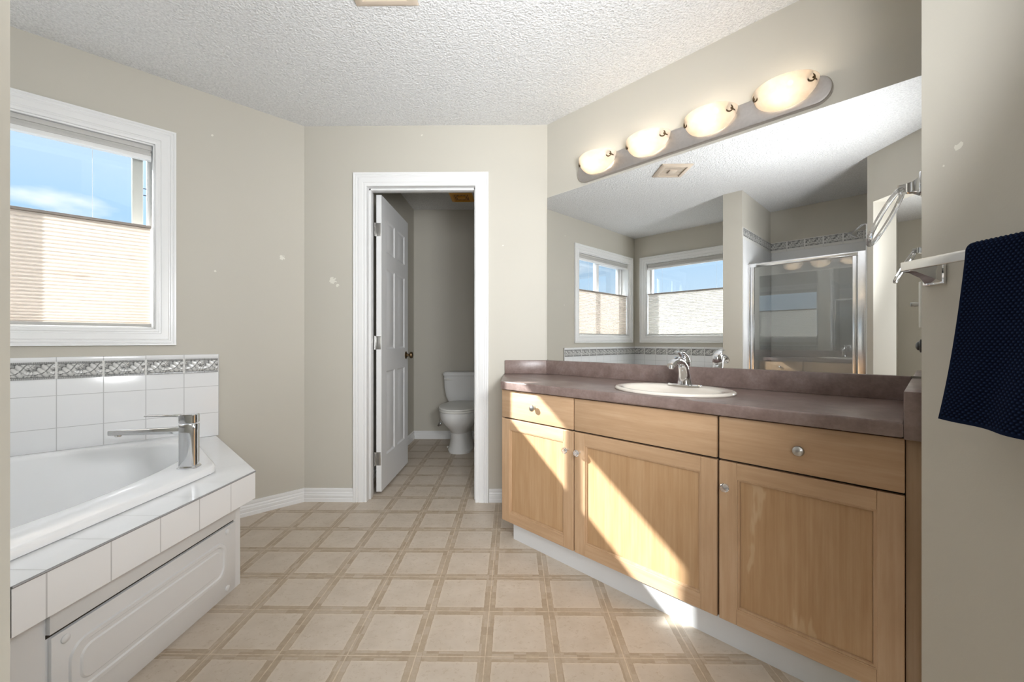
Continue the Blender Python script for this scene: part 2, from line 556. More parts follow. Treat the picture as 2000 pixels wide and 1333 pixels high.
def blindfab(name, col, stain):
    t = NT(name)
    c = t.ramp(t.noise(3, 3), [(0.3, tuple(x * 0.97 for x in col)), (0.7, col)])
    if stain:
        st = t.ramp(t.noise(4, 4, sc=(1, 1, 5.0), rough=0.55), [(0.60, 0.0), (0.74, 1.0)])
        c = t.mix(t.math('MULTIPLY', st, 0.40), c, (0.50, 0.38, 0.28))
    d = t.n('ShaderNodeBsdfDiffuse'); t.lk(c, d.inputs[0])
    tr = t.n('ShaderNodeBsdfTranslucent'); t.lk(c, tr.inputs[0])
    mx = t.n('ShaderNodeMixShader'); mx.inputs[0].default_value = 0.165
    t.lk(d.outputs[0], mx.inputs[1]); t.lk(tr.outputs[0], mx.inputs[2])
    t.lk(mx.outputs[0], t.out.inputs['Surface'])
    return t.m
M_fabL = blindfab('stained_cellular_fabric', (0.80, 0.72, 0.64), True)
M_fabW = blindfab('white_cellular_fabric', (0.82, 0.79, 0.74), False)

def alabaster():
    t = NT('alabaster_glass')
    f = t.noise(16, 4, sc=(1, 1, 1.6))
    c = t.ramp(f, [(0.3, (0.86, 0.76, 0.64)), (0.7, (0.95, 0.90, 0.83))])
    d = t.n('ShaderNodeBsdfDiffuse'); t.lk(c, d.inputs[0])
    tr = t.n('ShaderNodeBsdfTranslucent'); t.lk(c, tr.inputs[0])
    mx = t.n('ShaderNodeMixShader'); mx.inputs[0].default_value = 0.62
    t.lk(d.outputs[0], mx.inputs[1]); t.lk(tr.outputs[0], mx.inputs[2])
    g = t.n('ShaderNodeBsdfGlossy'); g.inputs['Roughness'].default_value = 0.15
    m2 = t.n('ShaderNodeMixShader'); m2.inputs[0].default_value = 0.06
    t.lk(mx.outputs[0], m2.inputs[1]); t.lk(g.outputs[0], m2.inputs[2])
    t.lk(m2.outputs[0], t.out.inputs['Surface'])
    return t.m
M_alab = alabaster()
def bulbmat():
    t = NT('lit_bulb')
    t.b.inputs['Emission Color'].default_value = (1.0, 0.90, 0.75, 1)
    t.b.inputs['Emission Strength'].default_value = 26.0
    t.set((0.9, 0.9, 0.85), 0.4)
    return t.m
M_bulb = bulbmat()

# ================================================================== room shell
H = 2.44
LP, MQ, WQ = -2.863, 2.023, -1.098
PP = -0.0192                      # end wall plane
PU, PVV = uv(PP, 1.25)            # corner between end wall and towel wall
outline = [uv(-3.025, -1.26), uv(-3.025, 1.0), (-1.2, 2.84), (-1.2, 4.5), (0.35, 4.5), (0.35, 2.84), uv(-1.75, 2.14), uv(0.1, 2.14),
           (2.4, 1.44), (2.4, -3.2), (-2.1, -3.2), (-2.1, 0.318)]
bm = bmesh.new(); prism(bm, outline, -0.08, 0.0); struct('floor', bm, M_floor)
bm = bmesh.new(); prism(bm, outline, H, H + 0.08); struct('ceiling', bm, M_ceil)

def holed(bm, a0, a1, z0, z1, n0, n1, h, axis):
    """wall slab along axis a with a window hole h = (a0, a1, z0, z1)"""
    def bb(x0, x1, zz0, zz1):
        if axis == 'q':
            box(bm, n0, n1, x0, x1, zz0, zz1)
        else:
            box(bm, x0, x1, n0, n1, zz0, zz1)
    bb(a0, h[0], z0, z1); bb(h[1], a1, z0, z1); bb(h[0], h[1], z0, h[2]); bb(h[0], h[1], h[3], z1)

WL = (-0.945, 0.170, 1.105, 2.075)          # left window opening: q0 q1 z0 z1
WR = (-2.692, -1.575, 1.105, 2.075)         # rear window opening: p0 p1 z0 z1
bm = bmesh.new(); holed(bm, -1.26, 0.906, 0, H, -3.025, LP, WL, 'q'); struct('wall_left', bm, M_wall_left, 'pq')
bm = bmesh.new(); holed(bm, LP, -0.2956, 0, H, -1.260, WQ, WR, 'p'); struct('wall_rear', bm, M_wall, 'pq')
bm = bmesh.new()
DU0, DU1, DZ = -0.973, -0.270, 2.045        # toilet door opening
box(bm, -1.384, DU0 - 0.018, 2.665, 2.785, 0, H); box(bm, DU1 + 0.018, 0.196, 2.665, 2.785, 0, H); box(bm, DU0 - 0.018, DU1 + 0.018, 2.665, 2.785, DZ + 0.018, H)
struct('wall_back', bm, M_wall_back)
bm = bmesh.new(); box(bm, -1.7465, 0.081, MQ, MQ + 0.11, 0, H); struct('wall_right', bm, M_wall, 'pq')
bm = bmesh.new(); prism(bm, [(PP, 1.25), (PP, MQ), (0.0808, MQ), (0.0808, 1.291)], 0, H); struct('wall_end', bm, M_wall, 'pq')
bm = bmesh.new(); prism(bm, [(PU, PVV), (PU + 0.1, PVV - 0.0414), (PU + 0.1, 0.03), (PU, 0.03)], 0, H); struct('wall_towel', bm, M_wall_towel)
bm = bmesh.new(); box(bm, -1.41, -1.243, WQ, -0.157, 0, H); struct('wall_partition', bm, M_wall, 'pq')
bm = bmesh.new()
prism(bm, [(-0.302, 0.2), (-0.2497, 0.2), (-0.2497, 0.03), (-0.388, 0.03), uv(-0.2956, WQ), uv(-0.355, WQ)], 0, H)
struct('wall_shower', bm, M_wall)
bm = bmesh.new(); box(bm, 0.47, PU, 0.03, 0.2, 0, H); box(bm, -0.2497, 0.47, 0.03, 0.2, 2.08, H); struct('wall_doorway', bm, M_wall)
# bedroom / hall behind the camera
bm = bmesh.new(); box(bm, -0.40, -0.2956, -2.60, -1.2605, 0, H); struct('wall_hall_left', bm, M_wall, 'pq')
bm = bmesh.new(); box(bm, -0.40, 1.90, -2.70, -2.6005, 0, H); struct('wall_hall_diagonal', bm, M_wall, 'pq')
bm = bmesh.new(); box(bm, -2.1, 2.4, -3.2, -3.1, 0, H); struct('wall_hall_rear', bm, M_wall)
bm = bmesh.new(); box(bm, 2.3, 2.4, -3.1, 1.44, 0, H); box(bm, PU + 0.1, 2.3, 0.03, 0.13, 0, H); struct('wall_hall_right', bm, M_wall)
# toilet room
bm = bmesh.new(); box(bm, -1.2, -1.1, 2.785, 4.38, 0, H); struct('wall_toilet_left', bm, M_wall)
bm = bmesh.new(); box(bm, -1.2, 0.34, 4.38, 4.48, 0, H); struct('wall_toilet_back', bm, M_wall)
bm = bmesh.new(); box(bm, 0.24, 0.34, 2.785, 4.38, 0, H); struct('wall_toilet_right', bm, M_wall)

# ------------------------------------------------------------------ baseboards
BB = [(0.0, 0.0), (0.014, 0.0), (0.014, 0.020), (0.0115, 0.024), (0.0125, 0.030), (0.0125, 0.042), (0.009, 0.047), (0.010, 0.053), (0.009, 0.058), (0.006, 0.064), (0.0085, 0.070), (0.007, 0.084), (0.0, 0.086)]
def baseboard(name, pts, side=1):
    bm = bmesh.new()
    pts = [Vector((x, y, 0)) for x, y in pts]
    loops = []
    for i, p in enumerate(pts):
        ds = []
        if i > 0: ds.append((pts[i] - pts[i - 1]).normalized())
        if i < len(pts) - 1: ds.append((pts[i + 1] - pts[i]).normalized())
        ns = [Vector((d.y, -d.x, 0)) * side for d in ds]
        nn = sum(ns, Vector()).normalized()
        k = 1.0 / max(0.3, nn.dot(ns[0]))
        loops.append([p + nn * (o * k) + Vector((0, 0, h)) for o, h in BB])
    loft(bm, loops, True, True, True)
    return struct(name, bm, M_trim)
baseboard('baseboard_left', [uv(LP, 0.44), (-1.384, 2.665), (DU0 - 0.0865, 2.665)])
baseboard('baseboard_back', [(DU1 + 0.0895, 2.665), (-0.082, 2.665)])
baseboard('baseboard_toilet', [(-1.1, 2.79), (-1.1, 4.38), (0.24, 4.38)])

# ------------------------------------------------------------------ casings
CAS = [(0.0, 0.0), (0.0, 0.011), (0.006, 0.014), (0.014, 0.014), (0.017, 0.011), (0.022, 0.011), (0.025, 0.015), (0.032, 0.016), (0.052, 0.0175), (0.056, 0.015), (0.060, 0.015), (0.063, 0.0185), (0.069, 0.0185), (0.071, 0.016), (0.074, 0.016), (0.077, 0.020), (0.085, 0.020), (0.086, 0.018), (0.086, 0.0)]
def casing_rect(bm, a0, a1, z0, z1, fn, three=False):
    loops = []
    if three:
        cs = [(a0, z0, -1, 0), (a0, z1, -1, 1), (a1, z1, 1, 1), (a1, z0, 1, 0)]
    else:
        cs = [(a0, z0, -1, -1), (a0, z1, -1, 1), (a1, z1, 1, 1), (a1, z0, 1, -1)]
    for a, z, sa, sz in cs:
        loops.append([fn(a + sa * w, z + sz * w, t) for w, t in CAS])
    loft(bm, loops, True, three, three, wrap=not three)

def window(name, opening, fn_in, mull):
    """fn_in(a, z, n): n > 0 into the room, n < 0 towards outdoors"""
    a0, a1, z0, z1 = opening
    def bx(bm, x0, x1, zz0, zz1, n0, n1, bev=0.003):
        t = bmesh.new(); box(t, x0, x1, n0, n1, zz0, zz1, bev)
        for v in t.verts:
            v.co = Vector(fn_in(v.co.x, v.co.z, v.co.y))
        merge(bm, t)
    root = bmesh.new()
    casing_rect(root, a0, a1, z0, z1, fn_in)
    r = struct(name, root, M_trim, 'pq')
    j = bmesh.new()
    bx(j, a0, a0 + 0.008, z0, z1, -0.155, 0.0, 0.001); bx(j, a1 - 0.008, a1, z0, z1, -0.155, 0.0, 0.001)
    bx(j, a0, a1, z0, z0 + 0.008, -0.155, 0.0, 0.001); bx(j, a0, a1, z1 - 0.008, z1, -0.155, 0.0, 0.001)
    obj('window_jamb', j, M_trim, r)
    f = bmesh.new()
    w = 0.034
    bx(f, a0, a0 + w, z0, z1, -0.16, -0.095); bx(f, a1 - w + 0.008, a1, z0, z1, -0.16, -0.095)
    bx(f, a0, a1, z0, z0 + w, -0.16, -0.095); bx(f, a0, a1, z1 - w, z1, -0.16, -0.095)
    obj('window_frame', f, M_vinylframe, r)
    if mull is not None:
        s = bmesh.new()
        bx(s, mull - 0.028, mull + 0.028, z0 + w, z1 - w, -0.155, -0.108)
        obj('meeting_stile', s, M_vinylframe, r)
        s = bmesh.new()
        bx(s, a0 + w, a0 + w + 0.040, z0 + w, z1 - w, -0.152, -0.118); bx(s, a0 + w, mull - 0.028, z0 + w, z0 + w + 0.035, -0.152, -0.118); bx(s, a0 + w, mull - 0.028, z1 - w - 0.03, z1 - w, -0.152, -0.118)
        obj('fixed_sash_frame', s, M_vinylframe, r)
        s = bmesh.new()
        bx(s, 0.084, 0.129, z0 + w, z1 - w, -0.150, -0.122)
        obj('sliding_sash_stile', s, M_shadedframe, r)
        s = bmesh.new()
        bx(s, 0.130, 0.148, 1.868, 1.872, -0.140, -0.136, 0.0005); bx(s, 0.130, 0.148, 1.832, 1.836, -0.140, -0.136, 0.0005); bx(s, 0.145, 0.149, 1.828, 1.876, -0.140, -0.136, 0.0005)
        obj('sash_bracket', s, M_black, r)
        g = bmesh.new(); bx(g, a0 + w + 0.04, mull - 0.028, z0 + w, z1 - w, -0.137, -0.133, 0)
        obj('glass_pane', g, M_glass, r)
        g = bmesh.new(); bx(g, mull + 0.028, 0.084, z0 + w, z1 - w, -0.137, -0.133, 0)
        obj('glass_pane', g, M_glass, r)
    else:
        g = bmesh.new(); bx(g, a0 + w, a1 - w, z0 + w, z1 - w, -0.137, -0.133, 0)
        obj('glass_pane', g, M_glass, r)
    return r
fL = lambda a, z, n: (LP + n, a, z)
fW = lambda a, z, n: (a, WQ + n, z)
window('window_1', WL, fL, -0.375)
window('window_2', WR, fW, None)

def blind(label, opening, ftop, fn, fab, base, seed, group):
    a0, a1, z0, z1 = opening
    a0 += 0.016; a1 -= 0.014
    z0 += 0.012; z1 -= 0.012
    t_ = thing('cellular_blind', label, 'window blind', base, 'pq', group)
    def bx(bm, x0, x1, zz0, zz1, n0, n1, bev=0.002):
        t = bmesh.new(); box(t, x0, x1, n0, n1, zz0, zz1, bev)
        for v in t.verts:
            v.co = Vector(fn(v.co.x, v.co.z, v.co.y))
        merge(bm, t)
    # headrail of stacked grey bands with a white lower lip
    bm = bmesh.new()
    bx(bm, a0, a1, z1 - 0.022, z1, -0.046, -0.006); bx(bm, a0 + 0.002, a1 - 0.002, z1 - 0.034, z1 - 0.021, -0.042, -0.012); bx(bm, a0, a1, z1 - 0.050, z1 - 0.033, -0.046, -0.007)
    obj('headrail', bm, M_railgrey, t_)
    bm = bmesh.new(); bx(bm, a0, a1, z1 - 0.072, z1 - 0.049, -0.044, -0.010); obj('valance_lip', bm, M_trim, t_)
    bm = bmesh.new(); bx(bm, a0, a1, ftop - 0.012, ftop, -0.044, -0.010); obj('top_rail', bm, M_darkrail, t_)
    bm = bmesh.new(); bx(bm, a0, a1, z0, z0 + 0.014, -0.044, -0.010); obj('bottom_rail', bm, M_railgrey, t_)
    # pleated cells
    rnd = random.Random(seed)
    n = 30
    zs = []
    for i in range(2 * n + 1):
        f = i / (2 * n)
        zs.append(z0 + 0.014 + (ftop - 0.012 - z0 - 0.014) * (f ** 1.12))
    jit = [rnd.uniform(-1, 1) for _ in zs]
    cols = 24
    bm = bmesh.new()
    loops = []
    for c in range(cols + 1):
        fa = c / cols
        a = a0 + 0.004 + (a1 - a0 - 0.008) * fa
        lp = []
        for i, z in enumerate(zs):
            f = i / (2 * n)
            amp = 0.0055
            n_ = -0.027 + (amp if i % 2 else -amp)
            sag = 0.0
            if seed == 1 and 0 < i < 2 * n:
                sag = 0.0035 * jit[i] * max(0.0, fa - 0.35) * (1 if f > 0.45 else 0.2)
            lp.append(fn(a, z + sag, n_))
        loops.append(lp)
    loft(bm, loops, False)
    obj('pleated_fabric', bm, fab, t_, angle=80)
    for fa in (0.18, 0.80):
        a = a0 + (a1 - a0) * fa
        bm = bmesh.new(); tube(bm, [fn(a, z1 - 0.07, -0.027), fn(a, ftop, -0.027)], 0.0006, 6)
        obj('lift_cord', bm, M_plastic, t_)
    return t_
blind('stained beige top-down cellular blind half lowered in the left wall window, beside the tub tile', WL, 1.647, fL, M_fabL, (LP, -0.39, 1.105), 1, None)
blind('clean white top-down cellular blind in the rear window seen in the mirror', WR, 1.672, fW, M_fabW, (-2.13, WQ, 1.105), 2, None)

# ------------------------------------------------------------------ toilet-room door
bm = bmesh.new()
casing_rect(bm, DU0, DU1, 0.0, DZ, lambda a, z, t: (a, 2.665 - t, z), True)
dr = struct('door_1', bm, M_trim)
bm = bmesh.new()
box(bm, DU0 - 0.018, DU0, 2.665, 2.785, 0, DZ + 0.018, 0.001); box(bm, DU1, DU1 + 0.018, 2.665, 2.785, 0, DZ + 0.018, 0.001); box(bm, DU0, DU1, 2.665, 2.785, DZ, DZ + 0.018, 0.001)
box(bm, DU0, DU0 + 0.011, 2.70, 2.742, 0, DZ, 0.001); box(bm, DU1 - 0.011, DU1, 2.70, 2.742, 0, DZ, 0.001); box(bm, DU0, DU1, 2.70, 2.742, DZ - 0.011, DZ, 0.001)
obj('door_jamb', bm, M_trim, dr)

def panel_face(bm, xs, zs, cells, fn):
    """a face split by grid lines, panel cells replaced with moulded raised panels; fn(x, z, depth)"""
    for i in range(len(xs) - 1):
        for k in range(len(zs) - 1):
            x0, x1, z0, z1 = xs[i], xs[i + 1], zs[k], zs[k + 1]
            if (i, k) in cells:
                loops = []
                for ins, dep in ((0, 0), (0.004, 0.0035), (0.012, 0.007), (0.022, 0.007), (0.040, 0.002)):
                    loops.append([fn(x0 + ins, z0 + ins, dep), fn(x1 - ins, z0 + ins, dep), fn(x1 - ins, z1 - ins, dep), fn(x0 + ins, z1 - ins, dep)])
                loft(bm, loops, True, False, True)
            else:
                bm.faces.new([bm.verts.new(fn(x, z, 0)) for x, z in ((x0, z0), (x1, z0), (x1, z1), (x0, z1))])
DV0, DV1 = 2.792, 3.470
d0, d1 = -0.957, -0.922
dbase = (-0.957, 2.79, 0.015)
door = thing('toilet_room_door', 'white six-panel door standing open into the toilet room, with bronze knob', 'door', dbase)
bm = bmesh.new()
zz = [0.016, 0.24, 0.83, 0.985, 1.555, 1.665, 1.895, 2.036]
w_ = DV1 - DV0
xx = [DV0, DV0 + 0.105, DV0 + 0.305, DV0 + w_ - 0.305, DV0 + w_ - 0.105, DV1]
cells = {(i, k) for i in (1, 3) for k in (1, 3, 5)}
panel_face(bm, xx, zz, cells, lambda x, z, d: (d1 - d, x, z))
panel_face(bm, xx, zz, cells, lambda x, z, d: (d0 + d, x, z))
for a, b in (((DV0, 0.016), (DV1, 0.016)), ((DV1, 0.016), (DV1, 2.036)), ((DV1, 2.036), (DV0, 2.036)), ((DV0, 2.036), (DV0, 0.016))):
    bm.faces.new([bm.verts.new(p) for p in ((d1, a[0], a[1]), (d1, b[0], b[1]), (d0, b[0], b[1]), (d0, a[0], a[1]))])
obj('door_slab', bm, M_door, door, angle=20)
bm = bmesh.new()
for s, x in ((1, d1), (-1, d0)):
    lathe(bm, [(0.0, 0.0), (0.031, 0.0), (0.031, 0.004), (0.022, 0.009), (0.012, 0.012), (0.010, 0.026), (0.014, 0.030), (0.025, 0.036), (0.028, 0.046), (0.024, 0.056), (0.012, 0.060), (0.0, 0.061)], (x, DV1 - 0.065, 0.925), (s, 0, 0))
obj('door_knob', bm, M_bronze, door)
for z in (0.24, 1.03, 1.80):
    bm = bmesh.new()
    box(bm, d0 + 0.0045, d1 - 0.004, DV0 - 0.0015, DV0 + 0.001, z - 0.045, z + 0.045, 0.0004)
    box(bm, d0 - 0.006, d0 + 0.006, DV0 - 0.0015, DV0 + 0.001, z - 0.045, z + 0.045, 0.0004)
    for i in range(5):
        tube(bm, [(d0 - 0.008, DV0 - 0.004, z - 0.046 + i * 0.0185), (d0 - 0.008, DV0 - 0.004, z - 0.046 + i * 0.0185 + 0.0172)], 0.0055, 10)
    obj('hinge', bm, M_satin, door)

# ------------------------------------------------------------------ toilet
tb = (-0.54, 4.0, 0.0)
tl = thing('toilet', 'white two-piece toilet with closed lid in the small back room', 'toilet', tb)
cx = -0.54
bm = bmesh.new()
# bowl with pedestal, front faces -v
def bowl(z, yc, a, b, e=2.2): return sell(cx, yc, z, a, b, 40, e)
loft(bm, [bowl(0.0, 4.00, 0.118, 0.225, 2.6), bowl(0.02, 4.00, 0.122, 0.228, 2.6), bowl(0.05, 4.00, 0.112, 0.222), bowl(0.12, 3.995, 0.098, 0.215), bowl(0.19, 3.98, 0.096, 0.215), bowl(0.235, 3.95, 0.120, 0.235), bowl(0.28, 3.92, 0.155, 0.262), bowl(0.33, 3.90, 0.178, 0.280), bowl(0.375, 3.895, 0.186, 0.286), bowl(0.395, 3.895, 0.186, 0.286), bowl(0.402, 3.895, 0.180, 0.280)], True, True, True)
obj('bowl', bm, M_porcelain, tl)
bm = bmesh.new()
loft(bm, [bowl(0.403, 3.885, 0.186, 0.284), bowl(0.407, 3.885, 0.190, 0.288), bowl(0.418, 3.885, 0.190, 0.288), bowl(0.421, 3.885, 0.186, 0.284)], True, True, True)
obj('seat', bm, M_plastic, tl)
bm = bmesh.new()
loft(bm, [bowl(0.4225, 3.885, 0.186, 0.284), bowl(0.426, 3.885, 0.190, 0.288), bowl(0.436, 3.885, 0.188, 0.286), bowl(0.442, 3.885, 0.170, 0.262), bowl(0.445, 3.885, 0.10, 0.17)], True, True, True)
obj('lid', bm, M_plastic, tl)
bm = bmesh.new(); box(bm, cx - 0.10, cx + 0.10, 4.13, 4.17, 0.405, 0.432, 0.006); obj('seat_hinge', bm, M_plastic, tl)
bm = bmesh.new()
def tank(z, a, b, yc=4.275): return sell(cx, yc, z, a, b, 44, 5.5)
loft(bm, [tank(0.403, 0.135, 0.075), tank(0.42, 0.165, 0.085), tank(0.47, 0.190, 0.090), tank(0.56, 0.208, 0.093), tank(0.685, 0.214, 0.095)], True, True, True)
obj('tank', bm, M_porcelain, tl)
bm = bmesh.new()
loft(bm, [tank(0.686, 0.218, 0.099), tank(0.690, 0.222, 0.102), tank(0.708, 0.222, 0.102), tank(0.722, 0.214, 0.096), tank(0.728, 0.19, 0.082)], True, True, True)
obj('tank_lid', bm, M_porcelain, tl)
bm = bmesh.new()
lathe(bm, [(0.0, 0), (0.012, 0), (0.012, 0.012), (0.0, 0.013)], (cx - 0.165, 4.182, 0.655), (0, -1, 0), 16)
tube(bm, [(cx - 0.195, 4.166, 0.657), (cx - 0.150, 4.166, 0.653), (cx - 0.118, 4.168, 0.648)], [0.009, 0.008, 0.005], 10)
obj('flush_lever', bm, M_plastic, tl)
for s in (-1, 1):
    bm = bmesh.new()
    lathe(bm, [(0.0, 0), (0.013, 0), (0.013, 0.008), (0.006, 0.014), (0.0, 0.015)], (cx + s * 0.135, 4.03, 0.0), (0, 0, 1), 14)
    obj('floor_bolt_cap', bm, M_plastic, tl)
bm = bmesh.new()
tube(bm, [(-0.82, 4.365, 0.16), (-0.82, 4.33, 0.16), (-0.815, 4.315, 0.19), (-0.79, 4.30, 0.27), (-0.73, 4.29, 0.35), (-0.69, 4.285, 0.41)], 0.006, 10)
lathe(bm, [(0, 0), (0.022, 0), (0.022, 0.004), (0.01, 0.01), (0, 0.012)], (-0.82, 4.38, 0.16), (0, -1, 0), 16)
tube(bm, [(-0.82, 4.34, 0.16), (-0.82, 4.30, 0.16)], 0.012, 10)
solo('water_supply_line', bm, M_chrome, 'thin metal water supply line curving up behind the toilet tank', 'pipe', (-0.82, 4.37, 0.16))

# ------------------------------------------------------------------ fan and vent grilles
def grille(name, label, cat, u0, u1, v0, v1, mat, slats_along_v):
    c = ((u0 + u1) / 2, (v0 + v1) / 2, H)
    g = thing(name, label, cat, c)
    bm = bmesh.new()
    z1 = H - 0.0005
    outer = [(u0, v0), (u1, v0), (u1, v1), (u0, v1)]
    def ins(d, z): return [(u0 + d, v0 + d, z), (u1 - d, v0 + d, z), (u1 - d, v1 - d, z), (u0 + d, v1 - d, z)]
    loft(bm, [ins(0, z1), ins(0, H - 0.006), ins(0.02, H - 0.016), ins(0.036, H - 0.016), ins(0.036, H - 0.004), ins(0.0, z1)], True)
    obj('grille_frame', bm, mat, g)
    bm = bmesh.new(); box(bm, u0 + 0.034, u1 - 0.034, v0 + 0.034, v1 - 0.034, H - 0.004, z1); obj('dark_backing', bm, M_gapshade, g)
    bm = bmesh.new()
    a0, a1 = (u0, u1) if slats_along_v else (v0, v1)
    n = 11
    for i in range(n):
        a = a0 + 0.042 + (a1 - a0 - 0.084) * i / (n - 1)
        if slats_along_v:
            box(bm, a - 0.0036, a + 0.0036, v0 + 0.034, v1 - 0.034, H - 0.010, H - 0.0065)
        else:
            box(bm, u0 + 0.034, u1 - 0.034, a - 0.0036, a + 0.0036, H - 0.010, H - 0.0065)
    um, vm = (u0 + u1) / 2, (v0 + v1) / 2
    box(bm, um - 0.034, um + 0.034, vm - 0.03, vm + 0.03, H - 0.017, H - 0.005, 0.002)
    obj('slats', bm, mat, g)
    return g
grille('exhaust_fan', 'amber plastic fan grille on the toilet room ceiling', 'fan grille', -0.645, -0.425, 3.85, 4.11, M_fan, True)
grille('ceiling_vent', 'beige square vent grille on the main ceiling above the floor, also seen in the mirror', 'ceiling vent', -0.665, -0.408, 1.46, 1.705, M_vent, True)

# ================================================================== bathtub corner
def chaikin(poly, it=3):
    for _ in range(it):
        out = []
        n = len(poly)
        for i in range(n):
            a, b = poly[i], poly[(i + 1) % n]
            out.append((a[0] * 0.75 + b[0] * 0.25, a[1] * 0.75 + b[1] * 0.25))
            out.append((a[0] * 0.25 + b[0] * 0.75, a[1] * 0.25 + b[1] * 0.75))
        poly = out
    return poly
def resample(poly, n, c):
    """resample a star-shaped polygon by equal angles about c"""
    out = []
    m = len(poly)
    for k in range(n):
        t = 2 * math.pi * k / n
        d = Vector((math.cos(t), math.sin(t)))
        best = None
        for i in range(m):
            a = Vector(poly[i]) - Vector(c); b = Vector(poly[(i + 1) % m]) - Vector(c)
            e = b - a
            den = d.x * e.y - d.y * e.x
            if abs(den) < 1e-12: continue
            s = (a.x * e.y - a.y * e.x) / den
            w = (a.x * d.y - a.y * d.x) / den
            if s > 0 and -1e-9 <= w <= 1 + 1e-9:
                best = s if best is None else max(best, s)
        out.append((c[0] + d.x * best, c[1] + d.y * best))
    return out
TC = (LP, WQ)     # room corner behind the tub
T_END, T_F1, T_F2 = 0.432, -1.968, -0.154
DK = 0.504
deck_o = [(LP + 0.001, WQ + 0.001), (LP + 0.001, T_END), (T_F1, T_END), (-1.4115, T_F2), (-1.4115, WQ + 0.001)]
rim_o = [(LP + 0.014, WQ + 0.014), (LP + 0.014, 0.315), (-2.055, 0.315), (-1.475, -0.265), (-1.475, WQ + 0.014)]
cB = (-2.17, -0.41)
# white tiled deck around the tub
dk = thing('tub_deck', 'white tiled corner deck with apron panel carrying the bathtub under the left window', 'tub deck', (-1.968, 0.0, 0.0), 'pq')
N = 96
bm = bmesh.new()
inner = resample([(LP + 0.05, WQ + 0.05), (LP + 0.05, 0.28), (-2.07, 0.285), (-1.485, -0.30), (-1.485, WQ + 0.05)], N, cB)
deck_r = resample(deck_o, N, cB)
# keep the true corners of the deck outline
def corner_snap(loop, poly):
    loop = list(loop)
    for c in poly:
        k = min(range(len(loop)), key=lambda i: (loop[i][0] - c[0]) ** 2 + (loop[i][1] - c[1]) ** 2)
        loop[k] = c
    return loop
deck_r = corner_snap(deck_r, deck_o)
rows = loft(bm, [[(x, y, DK) for x, y in deck_r], [(x, y, DK) for x, y in inner]], True)
for f in bm.faces:
    c = f.calc_center_median()
    f.material_index = 1 if c.y > 0.325 and c.x + c.y < -1.62 else 0
obj('deck_tiles', bm, [M_tiledeckF, M_tiledeckE], dk)
bm = bmesh.new()
fas = [(LP + 0.001, T_END), (T_F1, T_END), (-1.4115, T_F2)]
fin = [(LP + 0.001, T_END - 0.02), (T_F1 - 0.008, T_END - 0.02), (-1.4315, T_F2 - 0.012)]
loft(bm, [[(x, y, z) for (x, y), z in ((f, DK - 0.006), (f, 0.390), (g, 0.388), (g, DK - 0.006))] for f, g in zip(fas, fin)], True, True, True)
obj('fascia_tiles', bm, M_tiledeckF, dk)
bm = bmesh.new()
tube(bm, [(x, y, DK - 0.0035) for x, y in fas], 0.0033, 6)
obj('edge_grout', bm, M_darkgrout, dk)
# apron below, set back from the fascia
AU = -1.190
ap0, ap1 = 1.757, 0.855
bm = bmesh.new()
ao = [uv(LP + 0.001, 0.402), (AU, ap0), (AU, ap1 - 0.02), uv(-1.4125, -0.27)]
ai = [uv(LP + 0.001, 0.372), (AU - 0.03, ap0 - 0.012), (AU - 0.03, ap1), uv(-1.44, -0.29)]
loft(bm, [[(*pq(*f), 0.0), (*pq(*f), 0.392), (*pq(*g), 0.392), (*pq(*g), 0.0)] for f, g in zip(ao, ai)], True, True, True)
apr = obj('apron', bm, M_apron, dk)
def ap(v, z, n):
    p_, q_ = pq(AU + n, v); return (p_, q_, z)
def rrect(v0, v1, z0, z1, r, n, seg=8):
    out = []
    for cv, cz, a0 in ((v1 - r, z1 - r, 0), (v0 + r, z1 - r, 90), (v0 + r, z0 + r, 180), (v1 - r, z0 + r, 270)):
        for i in range(seg + 1):
            a = R(a0 + 90 * i / seg)
            out.append(ap(cv + r * math.cos(a), cz + r * math.sin(a), n))
    return out
def apbox(bm, v0, v1, z0, z1, n0, n1, bev=0.0015):
    t = bmesh.new(); box(t, v0, v1, n0, n1, z0, z1, bev)
    for v in t.verts: v.co = Vector(ap(v.co.x, v.co.z, v.co.y))
    merge(bm, t)
bm = bmesh.new(); apbox(bm, 1.025, ap0 - 0.045, 0.298, 0.388, 0.0004, 0.012); obj('apron_rail', bm, M_apron, dk)
bm = bmesh.new(); apbox(bm, 1.025, ap0 - 0.045, 0.288, 0.298, 0.0003, 0.0014, 0); obj('painted_gap_shade', bm, M_gapshade, dk)  # dark strip on the apron, painting the shade under the rail
bm = bmesh.new()
apbox(bm, 1.030, ap0 - 0.045, 0.012, 0.287, 0.0004, 0.010)
loft(bm, [rrect(1.070, 1.655, 0.088, 0.240, 0.045, 0.0101), rrect(1.073, 1.652, 0.091, 0.237, 0.044, 0.0150), rrect(1.083, 1.642, 0.101, 0.227, 0.038, 0.0150), rrect(1.087, 1.638, 0.105, 0.223, 0.036, 0.0105), rrect(1.098, 1.627, 0.116, 0.212, 0.030, 0.0105), rrect(1.102, 1.623, 0.120, 0.208, 0.028, 0.0145)], True, False, True)
obj('access_panel', bm, M_apron, dk, angle=25)
for v, z in ((1.665, 0.265), (1.665, 0.035), (1.062, 0.265), (1.062, 0.035)):
    bm = bmesh.new()
    lathe(bm, [(0, 0), (0.011, 0.0), (0.011, 0.003), (0.007, 0.006), (0, 0.007)], ap(v, z, 0.010), Vector((1, 1, 0)), 18)
    obj('screw_cap', bm, M_apron, dk)

